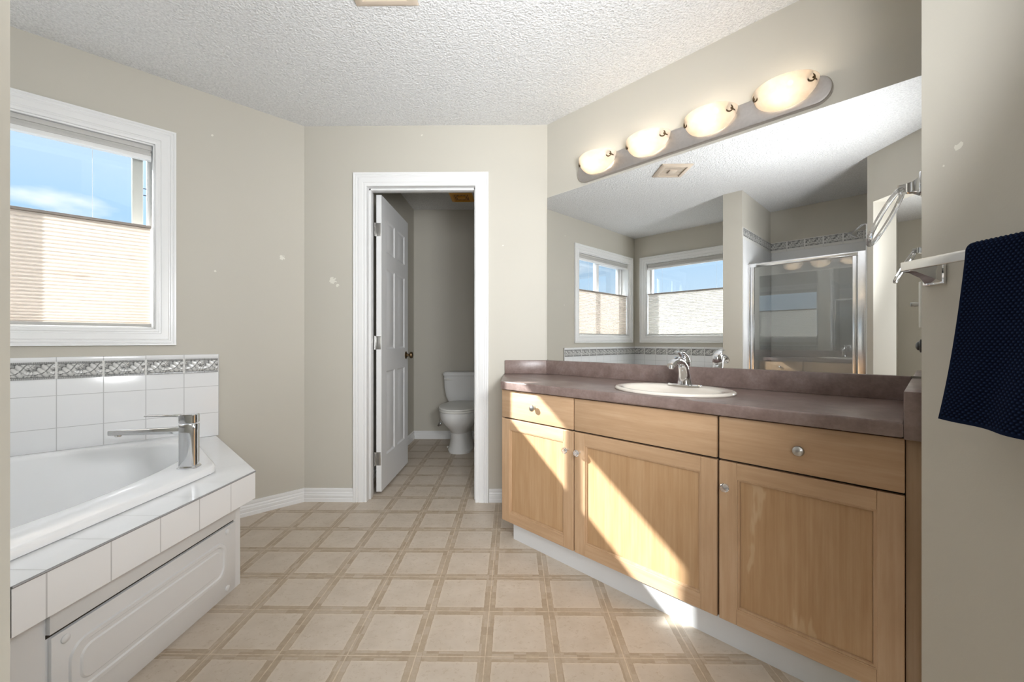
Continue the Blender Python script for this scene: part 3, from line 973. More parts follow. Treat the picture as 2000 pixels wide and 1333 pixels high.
# tub shell
tubt = thing('bathtub', 'glossy white oval drop-in corner bathtub set in the tiled deck', 'bathtub', (-2.17, -0.41, 0.10), 'pq')
ro = chaikin([(a, b) for a, b in rim_o], 1)
def trim_round(poly, r):
    out = []
    n = len(poly)
    for i in range(n):
        a, b, c = Vector(poly[i - 1]), Vector(poly[i]), Vector(poly[(i + 1) % n])
        d1_, d2_ = (a - b).normalized(), (c - b).normalized()
        p0, p1 = b + d1_ * r, b + d2_ * r
        for k in range(7):
            s = k / 6
            q_ = p0 * (1 - s) ** 2 + b * 2 * s * (1 - s) + p1 * s ** 2
            out.append((q_.x, q_.y))
    return out
rim = resample(trim_round(rim_o, 0.035), 128, cB)
def off(loop, d):
    out = []
    for x, y in loop:
        v = Vector((x - cB[0], y - cB[1])); l = v.length
        v *= (l - d) / l
        out.append((cB[0] + v.x, cB[1] + v.y))
    return out
bas = resample(chaikin([(LP + 0.075, WQ + 0.075), (LP + 0.075, 0.262), (-2.215, 0.268), (-1.515, -0.425), (-1.515, WQ + 0.075)], 4), 128, cB)
def sc(loop, k, dx=0.0, dy=0.0):
    return [(cB[0] + dx + (x - cB[0]) * k, cB[1] + dy + (y - cB[1]) * k) for x, y in loop]
loops = []
def add(loop, z): loops.append([(x, y, z) for x, y in loop])
add(off(rim, 0.006), DK + 0.0005); add(rim, DK + 0.004); add(rim, DK + 0.020); add(off(rim, 0.003), DK + 0.027); add(off(rim, 0.010), DK + 0.030)
add(off(bas, -0.016), DK + 0.031); add(off(bas, -0.008), DK + 0.029); add(off(bas, -0.002), DK + 0.023); add(bas, DK + 0.012)
for k, z in ((0.985, 0.46), (0.965, 0.40), (0.935, 0.32), (0.895, 0.24), (0.84, 0.175), (0.77, 0.135), (0.66, 0.115), (0.4, 0.108), (0.1, 0.105)):
    add(sc(bas, k), z)
bm = bmesh.new()
loft(bm, loops, True, False, True)
obj('basin', bm, M_acrylic, tubt, angle=50)
bm = bmesh.new(); lathe(bm, [(0, 0), (0.032, 0), (0.032, 0.003), (0.02, 0.005), (0, 0.006)], (-2.25, -0.05, 0.122), (0, 0, 1), 20); obj('drain', bm, M_chrome, tubt)

# tub faucet
fb = (-2.09, 0.228, DK + 0.031)
tf = thing('tub_faucet', 'tall chrome single-lever tub faucet with long flat spout on the bathtub rim', 'faucet', fb, 'pq')
fx, fy, fz = fb
fdir = Vector((-0.98, -0.20, 0)).normalized()
fdp = Vector((*pq(fdir.x, fdir.y), 0)).normalized()       # spout direction in pq
fds = Vector((-fdp.y, fdp.x, 0))
def fpt(a, s, z): return Vector((fx, fy, fz)) + fdp * a + fds * s + Vector((0, 0, z))
def frect(z, w, d, a=0.0, e=4.5, n=32):
    return [tuple(fpt(a + x, y, z)) for x, y, _ in sell(0, 0, 0, w, d, n, e)]
bm = bmesh.new(); loft(bm, [frect(0, 0.036, 0.030), frect(0.004, 0.036, 0.030), frect(0.009, 0.031, 0.026)], True, True, True); obj('base_flange', bm, M_chrome, tf)
bm = bmesh.new()
loft(bm, [frect(0.008, 0.031, 0.025), frect(0.05, 0.0305, 0.0245), frect(0.14, 0.0305, 0.0245), frect(0.172, 0.031, 0.0245), frect(0.176, 0.029, 0.0225)], True, True, True)
obj('body', bm, M_chrome, tf)
bm = bmesh.new()
def fbar(bm, a0, a1, s, z0, z1, z0b=None, z1b=None, bev=0.004):
    t = bmesh.new(); box(t, 0, 1, -s, s, 0, 1)
    for v in t.verts:
        k = v.co.x
        lo = z0 + ((z0b if z0b is not None else z0) - z0) * k; hi = z1 + ((z1b if z1b is not None else z1) - z1) * k
        v.co = fpt(a0 + (a1 - a0) * k, v.co.y, lo + (hi - lo) * v.co.z)
    bmesh.ops.bevel(t, geom=list(t.edges), offset=bev, segments=2, profile=0.5, affect='EDGES')
    merge(bm, t)
fbar(bm, 0.02, 0.270, 0.020, 0.138, 0.164, 0.141, 0.160)
obj('spout', bm, M_chrome, tf)
bm = bmesh.new(); lathe(bm, [(0, 0), (0.011, 0), (0.011, 0.007), (0.009, 0.009), (0, 0.009)], fpt(0.245, 0, 0.142), (0, 0, -1), 18); obj('aerator', bm, M_chrome, tf)
bm = bmesh.new()
loft(bm, [frect(0.179, 0.029, 0.0225), frect(0.181, 0.031, 0.0245), frect(0.211, 0.031, 0.0245), frect(0.214, 0.029, 0.0225)], True, True, True)
fbar(bm, 0.02, 0.150, 0.016, 0.204, 0.214, 0.209, 0.2145, 0.002)
obj('handle', bm, M_chrome, tf)

# ------------------------------------------------------------------ tile wainscot with leaf border
def leaf(a, b):
    """one acanthus leaf: a along the midrib 0..1, b across; returns (height, glaze) or None"""
    if a < -0.02 or a > 1.02: return None
    aa = min(1, max(0, a))
    lobe = abs(math.sin(aa * math.pi * 3.6 + 0.5 + abs(b) * 1.2))
    w = 0.50 * math.sin(math.pi * min(1, aa * 0.88 + 0.10)) ** 0.7 * (0.62 + 0.38 * lobe)
    k = abs(b) / max(w, 1e-3)
    if k > 1.22: return None
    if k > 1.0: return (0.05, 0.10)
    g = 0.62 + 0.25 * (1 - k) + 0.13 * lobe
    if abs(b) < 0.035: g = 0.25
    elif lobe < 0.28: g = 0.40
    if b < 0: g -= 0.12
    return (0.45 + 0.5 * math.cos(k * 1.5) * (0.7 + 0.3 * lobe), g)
LEAVES = []
for x0_ in (0.22, 0.72):
    LEAVES += [(x0_ + 0.05, 0.53, R(36), 0.88, 0.74), (x0_ + 0.24, 0.30, R(-22), 0.46, 0.46), (x0_ + 0.27, 0.74, R(30), 0.40, 0.36)]
def relief(x, y):
    """x in tiles, y 0..1 across a 2:1 tile; returns height and glaze value"""
    h, g = 0.10, 0.40 + 0.12 * noise.noise((x * 16, y * 9, 3.1))
    for cx_, cy_, an, ln, wd in LEAVES:
        for dx in (-1, 0, 1):
            X = (x - cx_ + dx) * 1.95; Y = (y - cy_)
            if abs(X) > 0.6: continue
            c, s_ = math.cos(an), math.sin(an)
            a = (X * c + Y * s_) / ln + 0.5; b = (-X * s_ + Y * c) / wd
            b += 0.12 * math.sin(a * 4.5)
            q_ = leaf(a, b)
            if q_ and (q_[0] > h or q_[1] < 0.2 and h < 0.2):
                h, g = q_
    if y < 0.09 or y > 0.91:
        h = 0.30 + 0.3 * (math.sin(x * 170) > 0); g = 0.55 if h > 0.4 else 0.25
    elif y < 0.13 or y > 0.87:
        h, g = 0.08, 0.18
    return h, g
def border(name, a0, a1, z0, z1, off_, spacing, fn, parent, nz=26, per=56):
    bm = bmesh.new()
    lay = bm.loops.layers.float_color.new('glaze')
    na = int((a1 - a0) / spacing * per)
    grid = []
    for i in range(na + 1):
        a = a0 + (a1 - a0) * i / na
        row = []
        for k in range(nz + 1):
            y = k / nz
            x = (a - off_) / spacing
            fx_ = x - math.floor(x)
            h, g = relief(fx_, y)
            if fx_ < 0.028 or fx_ > 0.972:
                h = 0.12; g = 1.0
            row.append((bm.verts.new(fn(a, z0 + (z1 - z0) * y, 0.0012 + 0.0042 * h)), g))
        grid.append(row)
    for i in range(na):
        for k in range(nz):
            q4 = (grid[i][k], grid[i + 1][k], grid[i + 1][k + 1], grid[i][k + 1])
            f = bm.faces.new([v for v, _ in q4])
            for lp, (_, g) in zip(f.loops, q4):
                lp[lay] = (g, g, g, 1)
    return obj(name, bm, M_leaf, parent, angle=70)
ts = thing('tub_wall_tiles', 'white square wall tiles with grey leaf border behind the bathtub', 'wall tiles', (LP, -0.3, DK), 'pq')
bm = bmesh.new(); box(bm, LP + 0.0005, LP + 0.012, WQ + 0.0125, 0.446, DK + 0.001, 0.964, 0.002); box(bm, LP + 0.0005, LP + 0.0135, WQ + 0.014, 0.446, 0.9465, 0.967, 0.003)
obj('tile_field', bm, M_tileL, ts)
border('leaf_border', WQ + 0.015, 0.442, 0.866, 0.945, -0.022, 0.1555, lambda a, z, n: (LP + 0.012 + n, a, z), ts)
bm = bmesh.new(); box(bm, LP + 0.0005, -1.411, WQ + 0.0005, WQ + 0.012, DK + 0.001, 0.964, 0.002); box(bm, LP + 0.0005, -1.411, WQ + 0.0005, WQ + 0.0135, 0.9465, 0.967, 0.003)
obj('tile_field', bm, M_tileW, ts)
border('leaf_border', LP + 0.014, -1.412, 0.866, 0.945, -2.863, 0.1555, lambda a, z, n: (a, WQ + 0.012 + n, z), ts, 14, 26)

# ================================================================== vanity
VQ = 1.490                     # plane of the door fronts
vc = thing('vanity_cabinet', 'maple vanity cabinet with three doors and two drawers along the mirror wall', 'vanity cabinet', (-0.83, 1.76, 0.0), 'pq')
pl, pr = -1.603, -0.054
# hollow carcass; its left side runs square to the back wall
bm = bmesh.new()
prism(bm, [pq(-0.080, 2.205), pq(-0.080, 2.662), pq(-0.062, 2.662), pq(-0.062, 2.205)], 0.092, 0.786)
obj('side_panel', bm, M_wood_v, vc)
bm = bmesh.new()
prism(bm, [pq(-0.062, 2.20), pq(-0.062, 2.662), pq(0.19, 2.662), (PP - 0.002, MQ - 0.002), (PP - 0.002, VQ + 0.022), (pl + 0.03, VQ + 0.022)], 0.092, 0.108)
obj('bottom_panel', bm, M_wood_h, vc)
bm = bmesh.new()
kick = [pq(-0.018, 2.170), pq(-0.018, 2.66), (PP - 0.002, MQ - 0.01), (PP - 0.002, 1.518), ]
prism(bm, kick, 0.0, 0.0915)
obj('toe_kick', bm, M_kick, vc)
bm = bmesh.new(); box(bm, pl + 0.02, pr, VQ + 0.0195, VQ + 0.0215, 0.094, 0.786); obj('gap_shade_sheet', bm, M_gapshade, vc)  # dark sheet behind the fronts, painting the shade in the gaps between them
bm = bmesh.new(); box(bm, pr + 0.0015, PP - 0.001, VQ + 0.008, VQ + 0.022, 0.0, 0.785, 0.001); obj('end_filler', bm, M_filler, vc)

def cab_door(p0, p1, z0, z1, kp, kz):
    st, rl, th = 0.055, 0.052, 0.019
    bm = bmesh.new()
    box(bm, p0, p0 + st, VQ, VQ + th, z0, z1, 0.0022, 2, 0); box(bm, p1 - st, p1, VQ, VQ + th, z0, z1, 0.0022, 2, 0)
    box(bm, p0 + st, p1 - st, VQ + 0.0003, VQ + th, z0, z0 + rl, 0.0015, 2, 1); box(bm, p0 + st, p1 - st, VQ + 0.0003, VQ + th, z1 - rl, z1, 0.0015, 2, 1)
    # stepped bead inside the frame
    a0, a1, b0, b1 = p0 + st, p1 - st, z0 + rl, z1 - rl
    lp = []
    for ins, y in ((-0.001, 0.0012), (0.0025, 0.0012), (0.0028, 0.0042), (0.0075, 0.0052), (0.0085, 0.0085), (0.0090, 0.0125)):
        lp.append([(a0 + ins, VQ + y, b0 + ins), (a1 - ins, VQ + y, b0 + ins), (a1 - ins, VQ + y, b1 - ins), (a0 + ins, VQ + y, b1 - ins)])
    loft(bm, lp, True, mi=0)
    d = obj('cabinet_door', bm, [M_wood_v, M_wood_h], vc, angle=18)
    bm = bmesh.new(); box(bm, a0 + 0.0095, a1 - 0.0095, VQ + 0.0105, VQ + 0.016, b0 + 0.0095, b1 - 0.0095); obj('door_panel', bm, M_scuffed if p1 > -0.1 else M_panel, d)
    bm = bmesh.new()
    lathe(bm, [(0.0, 0), (0.0075, 0), (0.0065, 0.004), (0.0045, 0.010), (0.006, 0.015)], (kp, VQ, kz), (0, -1, 0), 16, 1)
    # faceted clear head
    n = 10
    prof = [(0.006, 0.0145), (0.0125, 0.019), (0.0150, 0.024), (0.0125, 0.030), (0.0065, 0.0335)]
    lathe(bm, prof, (kp, VQ, kz), (0, -1, 0), n, 0)
    k = obj('crystal_knob', bm, [M_crystal, M_chrome], d, angle=12)
    k['label'] = 'clear faceted crystal knob on a chrome post'
def cab_drawer(p0, p1, z0, z1, knob):
    bm = bmesh.new(); box(bm, p0, p1, VQ, VQ + 0.019, z0, z1, 0.0025, 2)
    d = obj('drawer_front' if knob else 'false_drawer_front', bm, M_wood_h, vc)
    if knob:
        bm = bmesh.new()
        c = ((p0 + p1) / 2 + 0.0, VQ, (z0 + z1) / 2)
        lathe(bm, [(0.0, 0), (0.009, 0), (0.0075, 0.003), (0.0055, 0.010), (0.0075, 0.0145), (0.0145, 0.0165), (0.0160, 0.020), (0.0140, 0.0245), (0.008, 0.0275), (0.0, 0.028)], c, (0, -1, 0), 24)
        obj('drawer_knob', bm, M_satin, d)
cab_drawer(pl, -1.134, 0.6415, 0.785, True)
cab_drawer(-1.127, -0.521, 0.6415, 0.785, False)
cab_drawer(-0.514, pr, 0.6415, 0.785, True)
cab_door(pl, -1.134, 0.096, 0.6345, -1.165, 0.548)
cab_door(-1.127, -0.521, 0.096, 0.6345, -1.099, 0.548)
cab_door(-0.514, pr, 0.096, 0.6345, -0.489, 0.552)

# countertop
CT = 0.831
ct = thing('vanity_countertop', 'mauve-brown mottled laminate countertop with splashes on the maple vanity', 'countertop', (-0.83, 1.75, 0.791), 'pq')
CQ = 1.469
top = [pq(-0.0865, 2.164), pq(-0.0865, 2.664), pq(0.195, 2.664), (-0.056, MQ - 0.001), (-0.056, CQ)]
SKC, SKA, SKB = (-0.778, 1.705), 0.248, 0.196
bm = bmesh.new()
# slab with an oval hole for the basin
hole = [(x, y) for x, y, _ in sell(SKC[0], SKC[1], 0, SKA - 0.02, SKB - 0.02, 64)]
out = resample(top, 64, SKC); out = corner_snap(out, top)
def inw(loop, d):
    return [(SKC[0] + (x - SKC[0]) * (1 - d / max(1e-6, math.hypot(x - SKC[0], y - SKC[1]))), SKC[1] + (y - SKC[1]) * (1 - d / max(1e-6, math.hypot(x - SKC[0], y - SKC[1])))) for x, y in loop]
hole_r = resample(hole, 64, SKC)
loft(bm, [[(x, y, z) for x, y in lp] for lp, z in ((hole_r, 0.795), (inw(out, 0.004), 0.791), (out, 0.796), (out, CT - 0.007), (inw(out, 0.002), CT - 0.0025), (inw(out, 0.007), CT), (hole_r, CT))], True, wrap=True)
obj('worktop', bm, M_lam, ct)
bm = bmesh.new(); box(bm, -1.741, -0.0565, MQ - 0.021, MQ - 0.001, CT, 0.918, 0.003); obj('backsplash', bm, M_lam, ct)
bm = bmesh.new()
prism(bm, [pq(-0.0785, 2.644), pq(-0.0785, 2.664), pq(0.19, 2.664), pq(0.205, 2.644)], CT, 0.918, 0, 0.003)
obj('back_wall_splash', bm, M_lam, ct)
bm = bmesh.new(); box(bm, -0.0555, PP - 0.001, CQ - 0.002, MQ - 0.0215, 0.787, 0.912, 0.0025); obj('side_splash', bm, M_lam, ct)

# sink
sk = thing('bathroom_sink', 'beige oval drop-in sink set in the mauve countertop', 'sink', (SKC[0], SKC[1], CT), 'pq')
bm = bmesh.new()
def so(k, z, dy=0.0, e=2.0): return sell(SKC[0], SKC[1] + dy, z, SKA * k, SKB * k, 64, e)
ib = lambda a, b, z, dy=-0.022: sell(SKC[0], SKC[1] + dy, z, a, b, 64)
loft(bm, [so(0.97, CT + 0.0004), so(0.99, CT + 0.001), so(1.0, CT + 0.005), so(0.992, CT + 0.010), so(0.975, CT + 0.0125), so(0.93, CT + 0.013), ib(0.205, 0.140, CT + 0.011), ib(0.199, 0.134, CT + 0.006), ib(0.192, 0.128, CT - 0.01), ib(0.178, 0.118, CT - 0.06), ib(0.145, 0.096, CT - 0.105), ib(0.08, 0.055, CT - 0.125), ib(0.03, 0.03, CT - 0.128)], True, False, True)
obj('bowl', bm, M_sink, sk, angle=50)
bm = bmesh.new(); lathe(bm, [(0, 0), (0.022, 0), (0.022, 0.002), (0.014, 0.003), (0, 0.003)], (SKC[0], SKC[1] - 0.022, CT - 0.127), (0, 0, 1), 20); obj('drain', bm, M_chrome, sk)

# sink faucet
bx_, by_, bz_ = -0.772, 1.822, CT + 0.0128
sf = thing('sink_faucet', 'arched chrome single-lever faucet at the back of the beige sink', 'faucet', (bx_, by_, bz_), 'pq')
bm = bmesh.new(); loft(bm, [sell(bx_, by_, bz_, 0.076, 0.026, 40, 2.6), sell(bx_, by_, bz_ + 0.005, 0.078, 0.028, 40, 2.6), sell(bx_, by_, bz_ + 0.009, 0.073, 0.024, 40, 2.6)], True, True, True); obj('deck_plate', bm, M_chrome, sf)
bm = bmesh.new()
# flared body sweeping up into the forward spout
def ring(c, t_dir, w, d, n=24):
    tx = Vector((1, 0, 0)); nn = Vector((0, t_dir[1], t_dir[2])).normalized()
    up = nn.cross(tx)
    return [tuple(Vector(c) + tx * (w * math.cos(2 * math.pi * k / n)) + up * (d * math.sin(2 * math.pi * k / n))) for k in range(n)]
P_ = [((bx_, by_ - 0.002, bz_ + 0.008), (0, 0, 1), 0.034, 0.026), ((bx_, by_ - 0.003, bz_ + 0.03), (0, -0.1, 1), 0.029, 0.024), ((bx_, by_ - 0.007, bz_ + 0.06), (0, -0.25, 1), 0.025, 0.0235), ((bx_, by_ - 0.020, bz_ + 0.088), (0, -0.7, 1), 0.023, 0.023), ((bx_, by_ - 0.046, bz_ + 0.107), (0, -1, 0.45), 0.0215, 0.021), ((bx_, by_ - 0.080, bz_ + 0.113), (0, -1, 0.0), 0.0195, 0.0175), ((bx_, by_ - 0.115, bz_ + 0.106), (0, -1, -0.35), 0.0175, 0.0150), ((bx_, by_ - 0.138, bz_ + 0.094), (0, -1, -0.7), 0.0165, 0.0135)]
loft(bm, [ring(*a) for a in P_], True, True, True)
obj('spout_body', bm, M_chrome, sf, angle=60)
bm = bmesh.new(); lathe(bm, [(0, 0), (0.010, 0), (0.010, 0.012), (0.008, 0.014), (0, 0.014)], (bx_, by_ - 0.131, bz_ + 0.094), (0, -0.25, -1), 16); obj('aerator', bm, M_chrome, sf)
bm = bmesh.new()
lathe(bm, [(0.022, 0.0), (0.024, 0.004), (0.024, 0.026), (0.022, 0.034), (0.015, 0.044), (0.006, 0.049), (0, 0.050)], (bx_, by_ - 0.002, bz_ + 0.088), (0, 0.08, 1), 24)
obj('handle_dome', bm, M_chrome, sf, angle=60)
bm = bmesh.new()
H_ = [((bx_, by_ + 0.012, bz_ + 0.112), (0, -1, 0.8), 0.019, 0.012), ((bx_, by_ - 0.008, bz_ + 0.133), (0, -1, 0.6), 0.0185, 0.010), ((bx_, by_ - 0.035, bz_ + 0.146), (0, -1, 0.25), 0.0165, 0.0065), ((bx_, by_ - 0.065, bz_ + 0.151), (0, -1, 0.05), 0.0140, 0.0045), ((bx_, by_ - 0.085, bz_ + 0.1505), (0, -1, -0.1), 0.0105, 0.0030)]
loft(bm, [ring(*a) for a in H_], True, True, True)
obj('lever', bm, M_chrome, sf, angle=60)
bm = bmesh.new()
tube(bm, [(bx_, by_ + 0.026, bz_ + 0.008), (bx_, by_ + 0.026, bz_ + 0.055)], 0.0022, 8); lathe(bm, [(0, 0), (0.004, 0), (0.005, 0.006), (0, 0.009)], (bx_, by_ + 0.026, bz_ + 0.055), (0, 0, 1), 12)
obj('lift_rod', bm, M_chrome, sf)

# ------------------------------------------------------------------ mirror
bm = bmesh.new()
box(bm, -1.7415, PP - 0.001, MQ - 0.006, MQ - 0.0005, 0.9185, 1.965)
mir = solo('wall_mirror', bm, [M_mirror], 'large frameless mirror filling the wall above the vanity backsplash', 'mirror', (-0.88, MQ, 0.9185), 'pq')
# ------------------------------------------------------------------ vanity light
LZ = 2.036
vl = thing('vanity_light_bar', 'brushed nickel wall light bar with four alabaster glass shades above the mirror', 'wall light', (-0.885, MQ, LZ), 'pq')
bm = bmesh.new()
def stadium(y, ins=0.0):
    r = 0.056 - ins; x0, x1 = -1.492 + 0.056, -0.274 - 0.056
    pts = []
    for i in range(17):
        a = R(-90 + 180 * i / 16); pts.append((x1 + r * math.cos(a), y, LZ + r * math.sin(a)))
    for i in range(17):
        a = R(90 + 180 * i / 16); pts.append((x0 + r * math.cos(a), y, LZ + r * math.sin(a)))
    return pts
loft(bm, [stadium(MQ - 0.0005), stadium(MQ - 0.018), stadium(MQ - 0.022, 0.003), stadium(MQ - 0.024, 0.010)], True, True, True)
obj('mounting_bar', bm, M_platemetal, vl)
PF = MQ - 0.024
for lp_ in (-1.338, -1.032, -0.725, -0.430):
    bm = bmesh.new()
    # quarter-bowl: open on top, closed below and in front; flat side against the bar
    na, nb = 28, 12
    A, D, Bz, zt = 0.117, 0.098, 0.088, LZ + 0.052
    def gp(th, ph, k):
        # th 0..pi across the front, ph 0 (rim) .. pi/2 (bottom)
        x = -math.cos(th) * A * math.cos(ph) ** 0.9 * k
        y = math.sin(th) * D * math.cos(ph) ** 0.9 * k
        z = -math.sin(ph) * Bz * k
        # rim dips a little towards the front
        z += 0.006 * math.sin(th) * math.cos(ph)
        return (lp_ + x, PF - 0.006 - y, zt + z)
    outer = [[gp(math.pi * i / na, math.pi / 2 * 0.985 * j / nb, 1.0) for i in range(na + 1)] for j in range(nb + 1)]
    innr = [[gp(math.pi * i / na, math.pi / 2 * 0.985 * j / nb, 0.955) for i in range(na + 1)] for j in range(nb, -1, -1)]
    loft(bm, outer + innr, False, wrap=True)
    sh = obj('glass_shade', bm, M_alab, vl, angle=50)
    for s in (-1, 1):
        bm = bmesh.new()
        cx_ = lp_ + s * 0.100
        pts = [(cx_ + s * 0.004, PF, LZ + 0.028), (cx_ + s * 0.008, PF - 0.026, LZ + 0.028), (cx_ + s * 0.002, PF - 0.050, LZ + 0.030)]
        tube(bm, pts, 0.0035, 8)
        loop_ = []
        for i in range(14):
            a = 2 * math.pi * i / 14
            loop_.append((cx_ - s * 0.004 + 0.011 * math.cos(a), PF - 0.052 + 0.008 * math.cos(a) * s, LZ + 0.030 + 0.014 * math.sin(a)))
        tube(bm, loop_, 0.0032, 8, closed=True)
        obj('shade_clip', bm, M_bronze, vl)
    bm = bmesh.new()
    t = bmesh.new(); bmesh.ops.create_uvsphere(t, u_segments=16, v_segments=10, radius=0.017)
    bmesh.ops.translate(t, verts=list(t.verts), vec=(lp_, PF - 0.042, LZ + 0.028)); merge(bm, t)
    tube(bm, [(lp_, PF, LZ + 0.028), (lp_, PF - 0.03, LZ + 0.028)], 0.010, 12, mi=1)
    obj('bulb', bm, [M_bulb, M_plastic], vl)

# ------------------------------------------------------------------ end wall fittings
# acrylic towel ring
rq, rz = 1.49, 1.436
tr_ = thing('towel_ring', 'clear acrylic towel ring on a chrome bracket beside the mirror', 'towel ring', (PP, rq, rz), 'pq')
bm = bmesh.new()
box(bm, PP - 0.008, PP - 0.0005, rq - 0.026, rq + 0.026, rz - 0.018, rz + 0.036, 0.003)
t = bmesh.new()
loft(t, [[(PP - x, rq + a * w, rz + 0.004 + b * hh) for a, b in ((-1, -1), (1, -1), (1, 1), (-1, 1))] for x, w, hh in ((0.008, 0.018, 0.020), (0.020, 0.011, 0.013), (0.034, 0.010, 0.011), (0.048, 0.012, 0.010))], True, True, True)
merge(bm, t)
obj('ring_bracket', bm, M_chrome, tr_)
bm = bmesh.new()
pts = []
tilt = R(27)
for i in range(40):
    a = 2 * math.pi * i / 40
    c, s = math.cos(a), math.sin(a)
    q_ = 0.072 * math.copysign(abs(s) ** 0.85, s)
    d = 0.073 * (1 - c)
    pts.append((PP - 0.040 - math.sin(tilt) * d, rq + q_, rz + 0.002 - math.cos(tilt) * d))
tube(bm, pts, 0.0060, 10, closed=True)
obj('acrylic_ring', bm, M_crystal, tr_)
# switch plate and black hook
sw = thing('light_switch', 'white switch plate with toggle on the end wall under the towel ring', 'light switch', (PP, 1.40, 1.125), 'pq')
bm = bmesh.new(); box(bm, PP - 0.0065, PP - 0.0005, 1.40 - 0.036, 1.40 + 0.036, 1.073, 1.182, 0.002); obj('switch_plate', bm, M_plastic, sw)
bm = bmesh.new(); box(bm, PP - 0.022, PP - 0.006, 1.396, 1.404, 1.126, 1.136, 0.0015); obj('toggle', bm, M_satin, sw)
bm = bmesh.new()
lathe(bm, [(0, 0), (0.016, 0), (0.016, 0.004), (0.011, 0.006), (0.010, 0.009), (0.005, 0.012), (0, 0.0125)], (PP - 0.0005, 1.40, 1.030), (-1, 0, 0), 20)
solo('wall_bumper', bm, M_black, 'small round black knob on the end wall beside the vanity side splash', 'wall bumper', (PP, 1.40, 1.030), 'pq')

# towel bar on the near wall
TU = PU
tbv = 0.872
tz = 1.186
bt = thing('towel_bar', 'chrome towel bar with square brackets on the right foreground wall', 'towel bar', (TU, 0.66, tz))
bm = bmesh.new()
BX = TU - 0.060
box(bm, BX - 0.009, BX + 0.001, 0.405, 0.872, tz + 0.001, tz + 0.020, 0.0015)
obj('rail', bm, M_satinbar, bt)
for v in (0.868, 0.412):
    bm = bmesh.new()
    box(bm, TU - 0.007, TU - 0.0005, v - 0.024, v + 0.022, tz - 0.028, tz + 0.016, 0.003)
    t = bmesh.new()
    loft(t, [[(TU - x, v + a * w - 0.002, tz + zc + b * hh) for a, b in ((-1, -1), (1, -1), (1, 1), (-1, 1))] for x, w, hh, zc in ((0.007, 0.018, 0.017, -0.006), (0.024, 0.010, 0.012, 0.000), (0.050, 0.008, 0.010, 0.009), (0.062, 0.009, 0.0105, 0.0105))], True, True, True)
    merge(bm, t)
    obj('bar_bracket', bm, M_chrome, bt)

# towel over the bar
def towel():
    bm = bmesh.new()
    lay = bm.loops.layers.float_color.new('loops')
    L1, L2 = 0.300, 0.265           # front and back drop
    r = 0.017
    cz = tz + 0.012
    nu, nv = 230, 600
    W0 = 0.735                       # far edge at the bar
    W1 = 0.470
    tot = L1 + math.pi * r + L2
    grid = []
    cols = []
    for i in range(nu + 1):
        fu = i / nu
        row = []
        for k in range(nv + 1):
            s = tot * k / nv
            # path: front bottom -> over bar -> back bottom
            if s < L1:
                z = cz - (L1 - s); x = BX - 0.004 - r; nx, nz = -1, 0
                drop = (L1 - s) / L1
            elif s < L1 + math.pi * r:
                a = (s - L1) / r
                x = BX - 0.004 - r * math.cos(a); z = cz + r * math.sin(a); nx, nz = -math.cos(a), math.sin(a)
                drop = 0
            else:
                z = cz - (s - L1 - math.pi * r); x = BX - 0.004 + r; nx, nz = 1, 0
                drop = (s - L1 - math.pi * r) / L2
            flare = 0.040 * drop ** 1.25 if nx < 0 else 0.012 * drop
            v = (W0 + flare) * (1 - fu) + (W1 - 0.02 * drop) * fu
            fold = 0.008 * math.sin(fu * 9 + 0.6) * drop + 0.004 * math.sin(fu * 21 + drop * 3) * drop
            if nx < 0:
                x += -abs(0.012 * drop) + fold - 0.010 * drop * fu
                z -= 0.020 * drop * fu * 0.6
            else:
                x += min(0.014, 0.004 + fold * 0.3) * drop
            # woven loops
            vv = W0 - (W0 - W1) * fu
            g = 0.5 + 0.5 * math.sin(vv * 2 * math.pi / 0.0070 + (math.pi if int(s / 0.0046) % 2 else 0))
            g *= abs(math.sin(s * math.pi / 0.0046)) ** 0.8
            edge = min(fu, 1 - fu) * 0.26
            if edge < 0.004 or s < 0.006: g = 0.4
            hgt = 0.0020 * g
            row.append((bm.verts.new((x + nx * hgt, v, z + nz * hgt)), g))
        grid.append(row)
    for i in range(nu):
        for k in range(nv):
            q4 = (grid[i][k], grid[i + 1][k], grid[i + 1][k + 1], grid[i][k + 1])
            f = bm.faces.new([v for v, _ in q4])
            for lp, (_, g) in zip(f.loops, q4):
                lp[lay] = (g, g, g, 1)
    # give the cloth thickness
    bmesh.ops.recalc_face_normals(bm, faces=list(bm.faces))
    return bm
tw = solo('hand_towel', towel(), M_towel, 'navy blue waffle-weave hand towel hanging over the chrome towel bar', 'towel', (BX, 0.6, tz), 'uv', angle=80)
so_ = tw.modifiers.new('thickness', 'SOLIDIFY'); so_.thickness = 0.004; so_.offset = -1

# ================================================================== shower, seen in the mirror
GQ = -0.290
sh = thing('shower_enclosure', 'aluminium framed glass shower door in the alcove, seen in the mirror', 'shower door', (-0.8, GQ, 0.0), 'pq')
s0, s1 = -1.2325, -0.3655
bm = bmesh.new(); box(bm, s0, s1, GQ - 0.045, GQ + 0.045, 0.0, 0.10, 0.01); obj('curb', bm, M_surround, sh)
bm = bmesh.new()
box(bm, s0, s0 + 0.022, GQ - 0.018, GQ + 0.018, 0.10, 1.765, 0.002); box(bm, s0 + 0.026, s0 + 0.054, GQ - 0.012, GQ + 0.014, 0.11, 1.755, 0.002)
box(bm, s1 - 0.066, s1, GQ - 0.018, GQ + 0.018, 0.10, 1.765, 0.002); box(bm, s1 - 0.098, s1 - 0.072, GQ - 0.012, GQ + 0.014, 0.11, 1.755, 0.002)
box(bm, s0 + 0.022, s1 - 0.066, GQ - 0.016, GQ + 0.016, 1.732, 1.765, 0.002); box(bm, s0 + 0.022, s1 - 0.066, GQ - 0.016, GQ + 0.016, 0.10, 0.125, 0.002)
obj('metal_frame', bm, M_aluminium, sh)
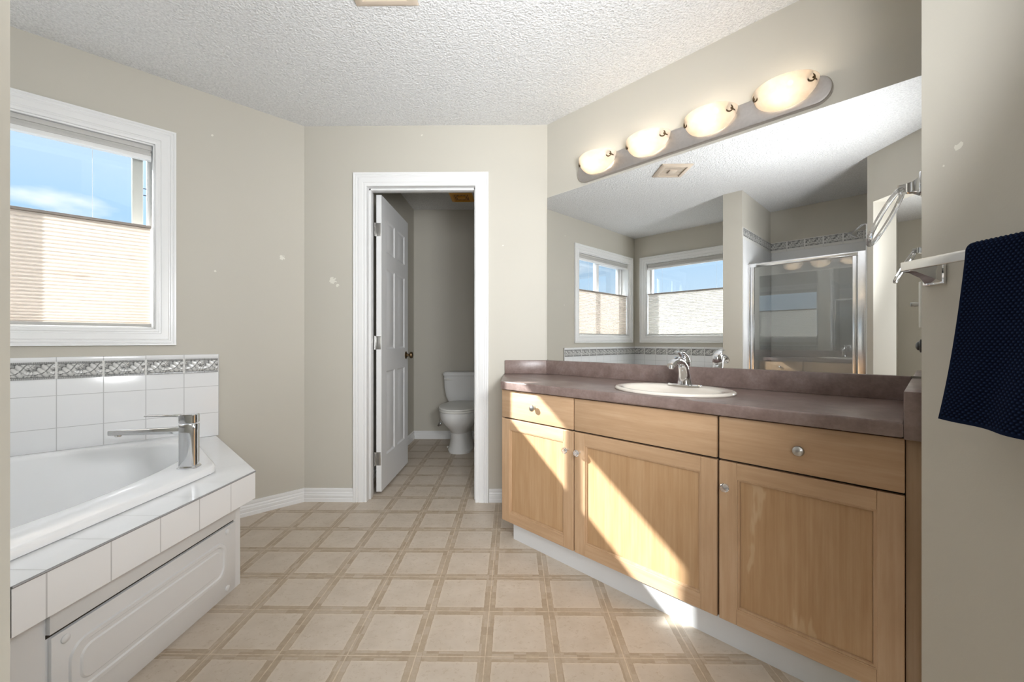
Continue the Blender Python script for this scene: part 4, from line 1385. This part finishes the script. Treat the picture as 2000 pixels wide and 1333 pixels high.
bm = bmesh.new(); box(bm, s0 + 0.052, s1 - 0.096, GQ - 0.002, GQ + 0.003, 0.13, 1.735); obj('glass_panel', bm, M_shglass, sh)
ssp = thing('shower_surround', 'white moulded shower wall panels behind the glass door, seen in the mirror', 'shower walls', (-0.8, WQ, 0.0), 'pq')
bm = bmesh.new()
box(bm, -1.2425, -1.2330, WQ + 0.0005, -0.165, 0.0, 1.99, 0.003); box(bm, -0.365, -0.3555, WQ + 0.0005, -0.09, 0.0, 1.935, 0.003); box(bm, -1.2330, -0.365, WQ + 0.0005, WQ + 0.010, 0.0, 1.99, 0.003)
box(bm, -1.2330, -0.365, WQ + 0.010, GQ - 0.047, 0.0, 0.06, 0.004)
obj('wall_panels', bm, M_surround, ssp)
bm = bmesh.new()
box(bm, -1.2425, -1.2370, WQ + 0.0005, -0.165, 1.9905, 2.10, 0.001); box(bm, -1.2425, -0.3555, WQ + 0.0005, WQ + 0.006, 1.9905, 2.10, 0.001)
obj('border_backing', bm, M_showertile, ssp)
border('leaf_border', -1.235, -0.36, 2.018, 2.092, -1.09, 0.1555, lambda a, z, n: (a, WQ + 0.006 + n, z), ssp, 12, 24)
border('leaf_border', WQ + 0.008, -0.168, 2.018, 2.092, -1.09, 0.1555, lambda a, z, n: (-1.237 + n, a, z), ssp, 12, 24)
sd_ = thing('shower_fixture', 'chrome shower head on a bent arm above the glass door, seen in the mirror', 'shower head', (-0.3555, -0.62, 2.0), 'pq')
bm = bmesh.new()
tube(bm, [(-0.356, -0.62, 2.03), (-0.40, -0.62, 2.05), (-0.44, -0.62, 2.045), (-0.475, -0.62, 2.01)], 0.008, 10)
lathe(bm, [(0, 0), (0.028, 0), (0.026, 0.006), (0.01, 0.012)], (-0.3555, -0.62, 2.03), (-1, 0, 0), 18)
obj('shower_arm', bm, M_chrome, sd_)
bm = bmesh.new()
lathe(bm, [(0.010, 0), (0.014, 0.012), (0.016, 0.022), (0.036, 0.048), (0.040, 0.056), (0.036, 0.060), (0, 0.061)], (-0.470, -0.62, 2.015), (-0.6, 0, -0.8), 22)
obj('spray_head', bm, M_chrome, sd_)
